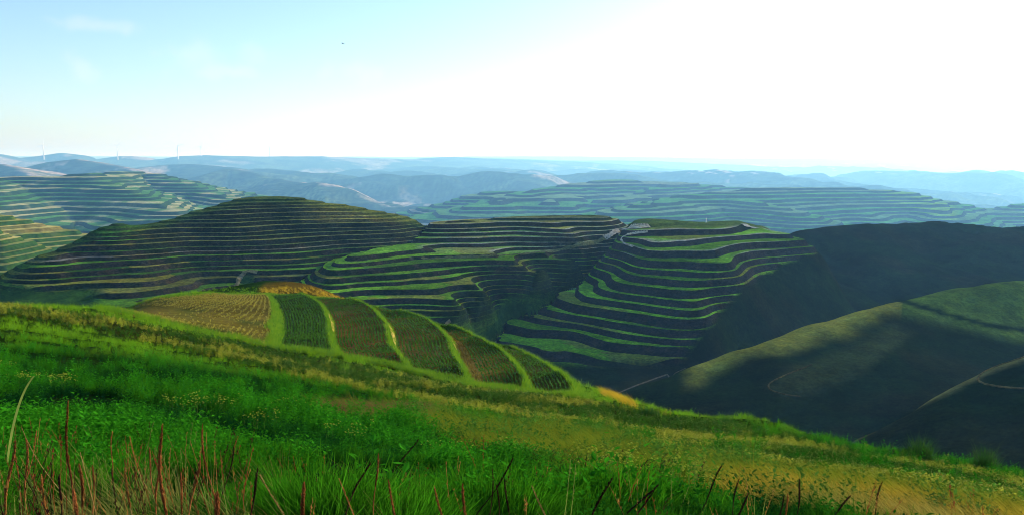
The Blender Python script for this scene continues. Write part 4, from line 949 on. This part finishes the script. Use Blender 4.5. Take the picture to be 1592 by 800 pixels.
for i, a in enumerate([
    (62, 600, 50, 34, 'yellow flower clump at the foot of the tall arching grass blade, far left'), (95, 603, 24, 14, 'small yellow flower clump just right of the arching grass blade'),
    (8, 580, 24, 12, 'yellow flower clump touching the left edge of the photo'), (290, 638, 40, 22, 'pale yellow flowers above the tallest right-hand rust spike of the left group'), (350, 640, 44, 20, 'scattered yellow flowers in dark grass above the bent rust spike'),
    (405, 668, 36, 10, 'sparse yellow flowers below the brown grass patch on the left of the slope'), (790, 715, 26, 16, 'yellow flower clump where the dark grass meets the golden grass'),
    (955, 765, 60, 44, 'brightest big yellow flower clump between the dark leaning stalks'), (925, 750, 30, 14, 'small yellow flower clump just left of a thick dark leaning stalk'),
    (1045, 782, 44, 26, 'yellow flower clump right of the leaning pair of dark stalks'), (1085, 795, 36, 16, 'yellow flowers cut by the bottom edge under the golden grass'), (545, 692, 60, 16, 'very sparse pale flowers in the middle of the green foreground'),
    (700, 725, 60, 14, 'few pale flowers left of the hooked seed grass'), (455, 640, 36, 14, 'yellowish flowers beside the dry brown patch of the slope')]): flower_clump(*a, 500 + i)

# ================================================================== dried seed stalks
M_RUST = leaf_mat('rust_seed', (.27, .095, .028), .3, .5); M_ORG = leaf_mat('orange_seed', (.42, .16, .035), .3, .4); M_DARKS = leaf_mat('dark_seed', (.035, .016, .010), .15, .4)
M_STRAW = leaf_mat('straw_stem', (.34, .22, .07), .3, .3); M_PG = leaf_mat('pale_green_blade', (.36, .42, .08), .4, .2)
CN = dict(rust=(M_RUST, 'rust red'), org=(M_ORG, 'orange brown'), dark=(M_DARKS, 'dark brown'), straw=(M_STRAW, 'straw coloured'))
def tube(pts, rads, seg=5):
    V, F = [], []
    for i, p in enumerate(pts):
        for k in range(seg): a = 2 * math.pi * k / seg; V.append((p.x + rads[i] * math.cos(a), p.y + rads[i] * math.sin(a), p.z))
    for i in range(len(pts) - 1):
        for k in range(seg): F.append((i * seg + k, i * seg + (k + 1) % seg, (i + 1) * seg + (k + 1) % seg, (i + 1) * seg + k))
    return V, F
def stalk(tx, ty, bx, by, d, colr, dense, thick, lab, seed, curve=0.0):
    rr = random.Random(seed); tip = P3(tx, ty, d); b1 = P3(bx, by, d - .12); dirv = b1 - tip; p = tip.copy(); s = 0
    while s < 6:
        s += .02; q = tip + dirv * s
        if q.z < float(near_z(np.array([q.x]), np.array([q.y]))[0]) + EYE - .03: break
    base = tip + dirv * s; side = Vector((-(tip - base).z, 0, (tip - base).x)).normalized(); L = (tip - base).length
    pts = []; n = 16
    for i in range(n + 1):
        t = i / n; pts.append(base.lerp(tip, t) + side * (curve * L * 4 * t * (1 - t) + .008 * math.sin(t * 9 + seed)))
    o = empty('seed_stalk', tuple(base)); tag(o, lab, 'dried stalk', 'dried seed stalks standing in the foreground grass')
    loc = [q - base for q in pts]; mt = CN[colr][0]
    v, f = tube(loc, [thick * (.36 - .2 * i / n) for i in range(n + 1)]); np_mesh('stem', v, f, M_STRAW if colr in ('straw', 'org') else mt, o)
    # head: many small upward bracts round the upper stem, unevenly filled
    thick *= .40; vis = min(.97, max(.25, (Vector((tip.x - b1.x, 0, tip.z - b1.z)).length) / L * 1.25)); V, F = [], []; nb = int((120 + 700 * dense) * (vis * L / .45) + 30)
    for _ in range(nb):
        t = 1 - vis * rr.random() ** .85 * .95; i = min(n - 1, int(t * n)); c = loc[i].lerp(loc[i + 1], t * n - i); a = rr.uniform(0, 6.28); e = (1 - t) / vis
        rad = thick * (.35 + .95 * min(1, e * 5 + .1) * min(1, (1.15 - e) * 2)) * (.7 + .5 * math.sin(e * 30 + seed) ** 2) * (.4 + .6 * dense); ln = thick * rr.uniform(1.1, 2.3)
        r0 = Vector((math.cos(a), math.sin(a), 0)); t0 = Vector((-math.sin(a), math.cos(a), 0)); b = len(V); w = thick * rr.uniform(.22, .42)
        p0 = c + r0 * rad * .4; p1 = c + r0 * rad + Vector((0, 0, ln)); md = (p0 + p1) / 2 + r0 * w * .6
        V += [tuple(p0), tuple(md + t0 * w), tuple(p1), tuple(md - t0 * w), tuple(md - r0 * w)]; F += [(b, b + 1, b + 2), (b, b + 2, b + 3), (b, b + 4, b + 1), (b, b + 3, b + 4), (b + 4, b + 2, b + 1), (b + 4, b + 3, b + 2)]
    np_mesh('seed_head', V, F, mt, o, smooth=False)
STALKS = [ # tip, base (photo), depth, colour, fullness, thickness, curve
 (103, 624, 109, 745, 3.3, 'rust', 1, .011, 0), (21, 687, 12, 800, 2.9, 'rust', 1, .011, .01), (40, 682, 41, 750, 3.4, 'rust', .9, .010, 0), (59, 668, 52, 706, 3.8, 'rust', .5, .008, .02), (67, 735, 73, 800, 2.6, 'org', .8, .008, 0),
 (195, 715, 213, 792, 2.7, 'org', 1, .008, .03), (250, 662, 262, 800, 2.8, 'rust', 1, .012, .02), (246, 706, 245, 797, 3.0, 'rust', .8, .009, 0), (122, 723, 129, 800, 2.8, 'rust', 1, .011, 0), (115, 760, 118, 800, 2.5, 'rust', 1, .010, 0),
 (95, 735, 93, 800, 2.9, 'dark', .8, .010, 0), (176, 670, 173, 728, 3.9, 'rust', .4, .009, 0), (201, 679, 221, 715, 3.6, 'org', .7, .007, .06), (230, 698, 239, 740, 3.5, 'rust', .7, .009, .02), (124, 705, 146, 745, 3.0, 'straw', .3, .006, .08),
 (144, 722, 144, 764, 3.1, 'rust', .6, .009, 0), (25, 700, 30, 740, 3.3, 'rust', .5, .008, .02), (34, 662, 56, 686, 3.6, 'straw', .3, .006, .08), (314, 660, 330, 735, 3.3, 'rust', 1, .009, .03), (279, 737, 283, 778, 2.9, 'rust', .8, .009, 0),
 (309, 717, 303, 778, 3.1, 'rust', .6, .011, .02), (364, 694, 355, 746, 3.5, 'dark', .6, .009, .02), (404, 728, 391, 796, 2.9, 'dark', .9, .010, .02), (406, 735, 461, 798, 2.6, 'straw', .5, .007, .05), (473, 752, 474, 800, 2.6, 'rust', 1, .013, 0),
 (337, 770, 338, 800, 2.4, 'rust', 1, .014, 0), (585, 706, 584, 764, 3.2, 'rust', .8, .009, 0), (526, 743, 560, 798, 2.6, 'org', .5, .007, .06), (606, 745, 620, 800, 2.7, 'rust', .8, .009, .04), (678, 754, 694, 800, 2.7, 'org', .8, .009, .03),
 (720, 752, 733, 800, 2.7, 'rust', 1, .010, .03), (574, 720, 558, 768, 3.1, 'dark', .7, .010, .03), (648, 682, 616, 736, 3.8, 'dark', .5, .010, .02), (764, 728, 763, 764, 3.3, 'dark', .5, .007, 0), (799, 713, 768, 766, 3.4, 'dark', .7, .010, .02),
 (788, 743, 795, 800, 3.1, 'dark', .7, .009, .03), (828, 753, 863, 800, 2.8, 'straw', .6, .008, .05), (951, 743, 927, 800, 3.0, 'dark', 1, .010, .01), (1022, 751, 979, 800, 3.1, 'dark', .9, .009, .01), (1018, 756, 999, 791, 3.4, 'dark', .7, .009, .02),
 (772, 753, 773, 793, 3.3, 'dark', .6, .008, 0), (915, 705, 911, 733, 4.6, 'dark', .3, .009, .03), (1124, 725, 1098, 777, 3.9, 'dark', .9, .010, .01), (1149, 744, 1142, 793, 3.6, 'dark', .8, .009, .01), (1162, 764, 1153, 798, 3.4, 'dark', .8, .009, .01),
 (1223, 766, 1221, 798, 3.6, 'org', .7, .010, 0), (1219, 770, 1213, 800, 3.7, 'dark', .6, .009, .02), (1245, 745, 1239, 798, 3.8, 'dark', .9, .010, .01), (1323, 773, 1301, 799, 3.9, 'dark', .9, .010, .01), (1372, 749, 1361, 799, 4.0, 'dark', .8, .010, .01)]
order = sorted(range(len(STALKS)), key=lambda i: STALKS[i][0])
ORD = ['first', 'second', 'third', 'fourth', 'fifth', 'sixth', 'seventh', 'eighth', 'ninth', 'tenth']
cnt = {}
tot = {c: sum(1 for s in STALKS if s[5] == c) for c in CN}
for rank, i in enumerate(order):
    s = STALKS[i]; cnt[s[5]] = cnt.get(s[5], 0) + 1; k = cnt[s[5]]
    lean = 'leaning left' if s[0] < s[2] - 6 else 'leaning right' if s[0] > s[2] + 6 else 'upright'; size = 'thick tall' if s[3] - s[1] > 75 else 'short' if s[3] - s[1] < 42 else 'slender' if s[7] < .009 else 'full'
    rk = tot[s[5]] - k + 1
    place = f"{ORD[k - 1]} {CN[s[5]][1]} one from the left edge" if k <= 10 and k <= rk else f"{ORD[rk - 1]} {CN[s[5]][1]} one from the right" if rk <= 10 else "in the middle"
    stalk(*s[:8], f"{size} {CN[s[5]][1]} seed stalk {lean}, {place}", 900 + i, s[8])
# one long pale blade arching over on the far left
tipb = P3(52, 584, 3.9); midb = P3(28, 612, 3.9); lowb = P3(14, 668, 3.9); V, F = [], []; n = 24; gb = P3(6, 760, 3.9)
for i in range(n + 1):
    t = i / n; q = gb * (1 - t) ** 3 + lowb * 3 * t * (1 - t) ** 2 + midb * 3 * t * t * (1 - t) + tipb * t ** 3; w = .0042 * (1 - t * .6) * (.4 + min(1, t * 2) * .6); V += [tuple(q + Vector((-w, 0, w * .5)) - gb), tuple(q + Vector((w, .01, -w * .5)) - gb)]
    if i < n: F += [(2 * i, 2 * i + 1, 2 * i + 3, 2 * i + 2)]
bo = np_mesh('grass_blade', V, F, M_PG, None, smooth=True); bo.location = gb; tag(bo, 'long pale green grass blade arching to the right near the left edge', 'grass blade')
# ------------------------------------------------------------------ haze
hm, hn, hl = new_mat('haze_air')
ho = hn.new('ShaderNodeOutputMaterial'); hv = hn.new('ShaderNodeVolumePrincipled')
hv.inputs['Density'].default_value = HAZE['density']; hv.inputs['Color'].default_value = HAZE['color']; hv.inputs['Anisotropy'].default_value = HAZE['aniso']
hv.inputs['Absorption Color'].default_value = (1, 1, 1, 1)
hl.new(hv.outputs[0], ho.inputs['Volume'])
tag(box('haze', (-38000, -3000, EYE - 800), (38000, 52000, EYE + 330), hm), kind='stuff')
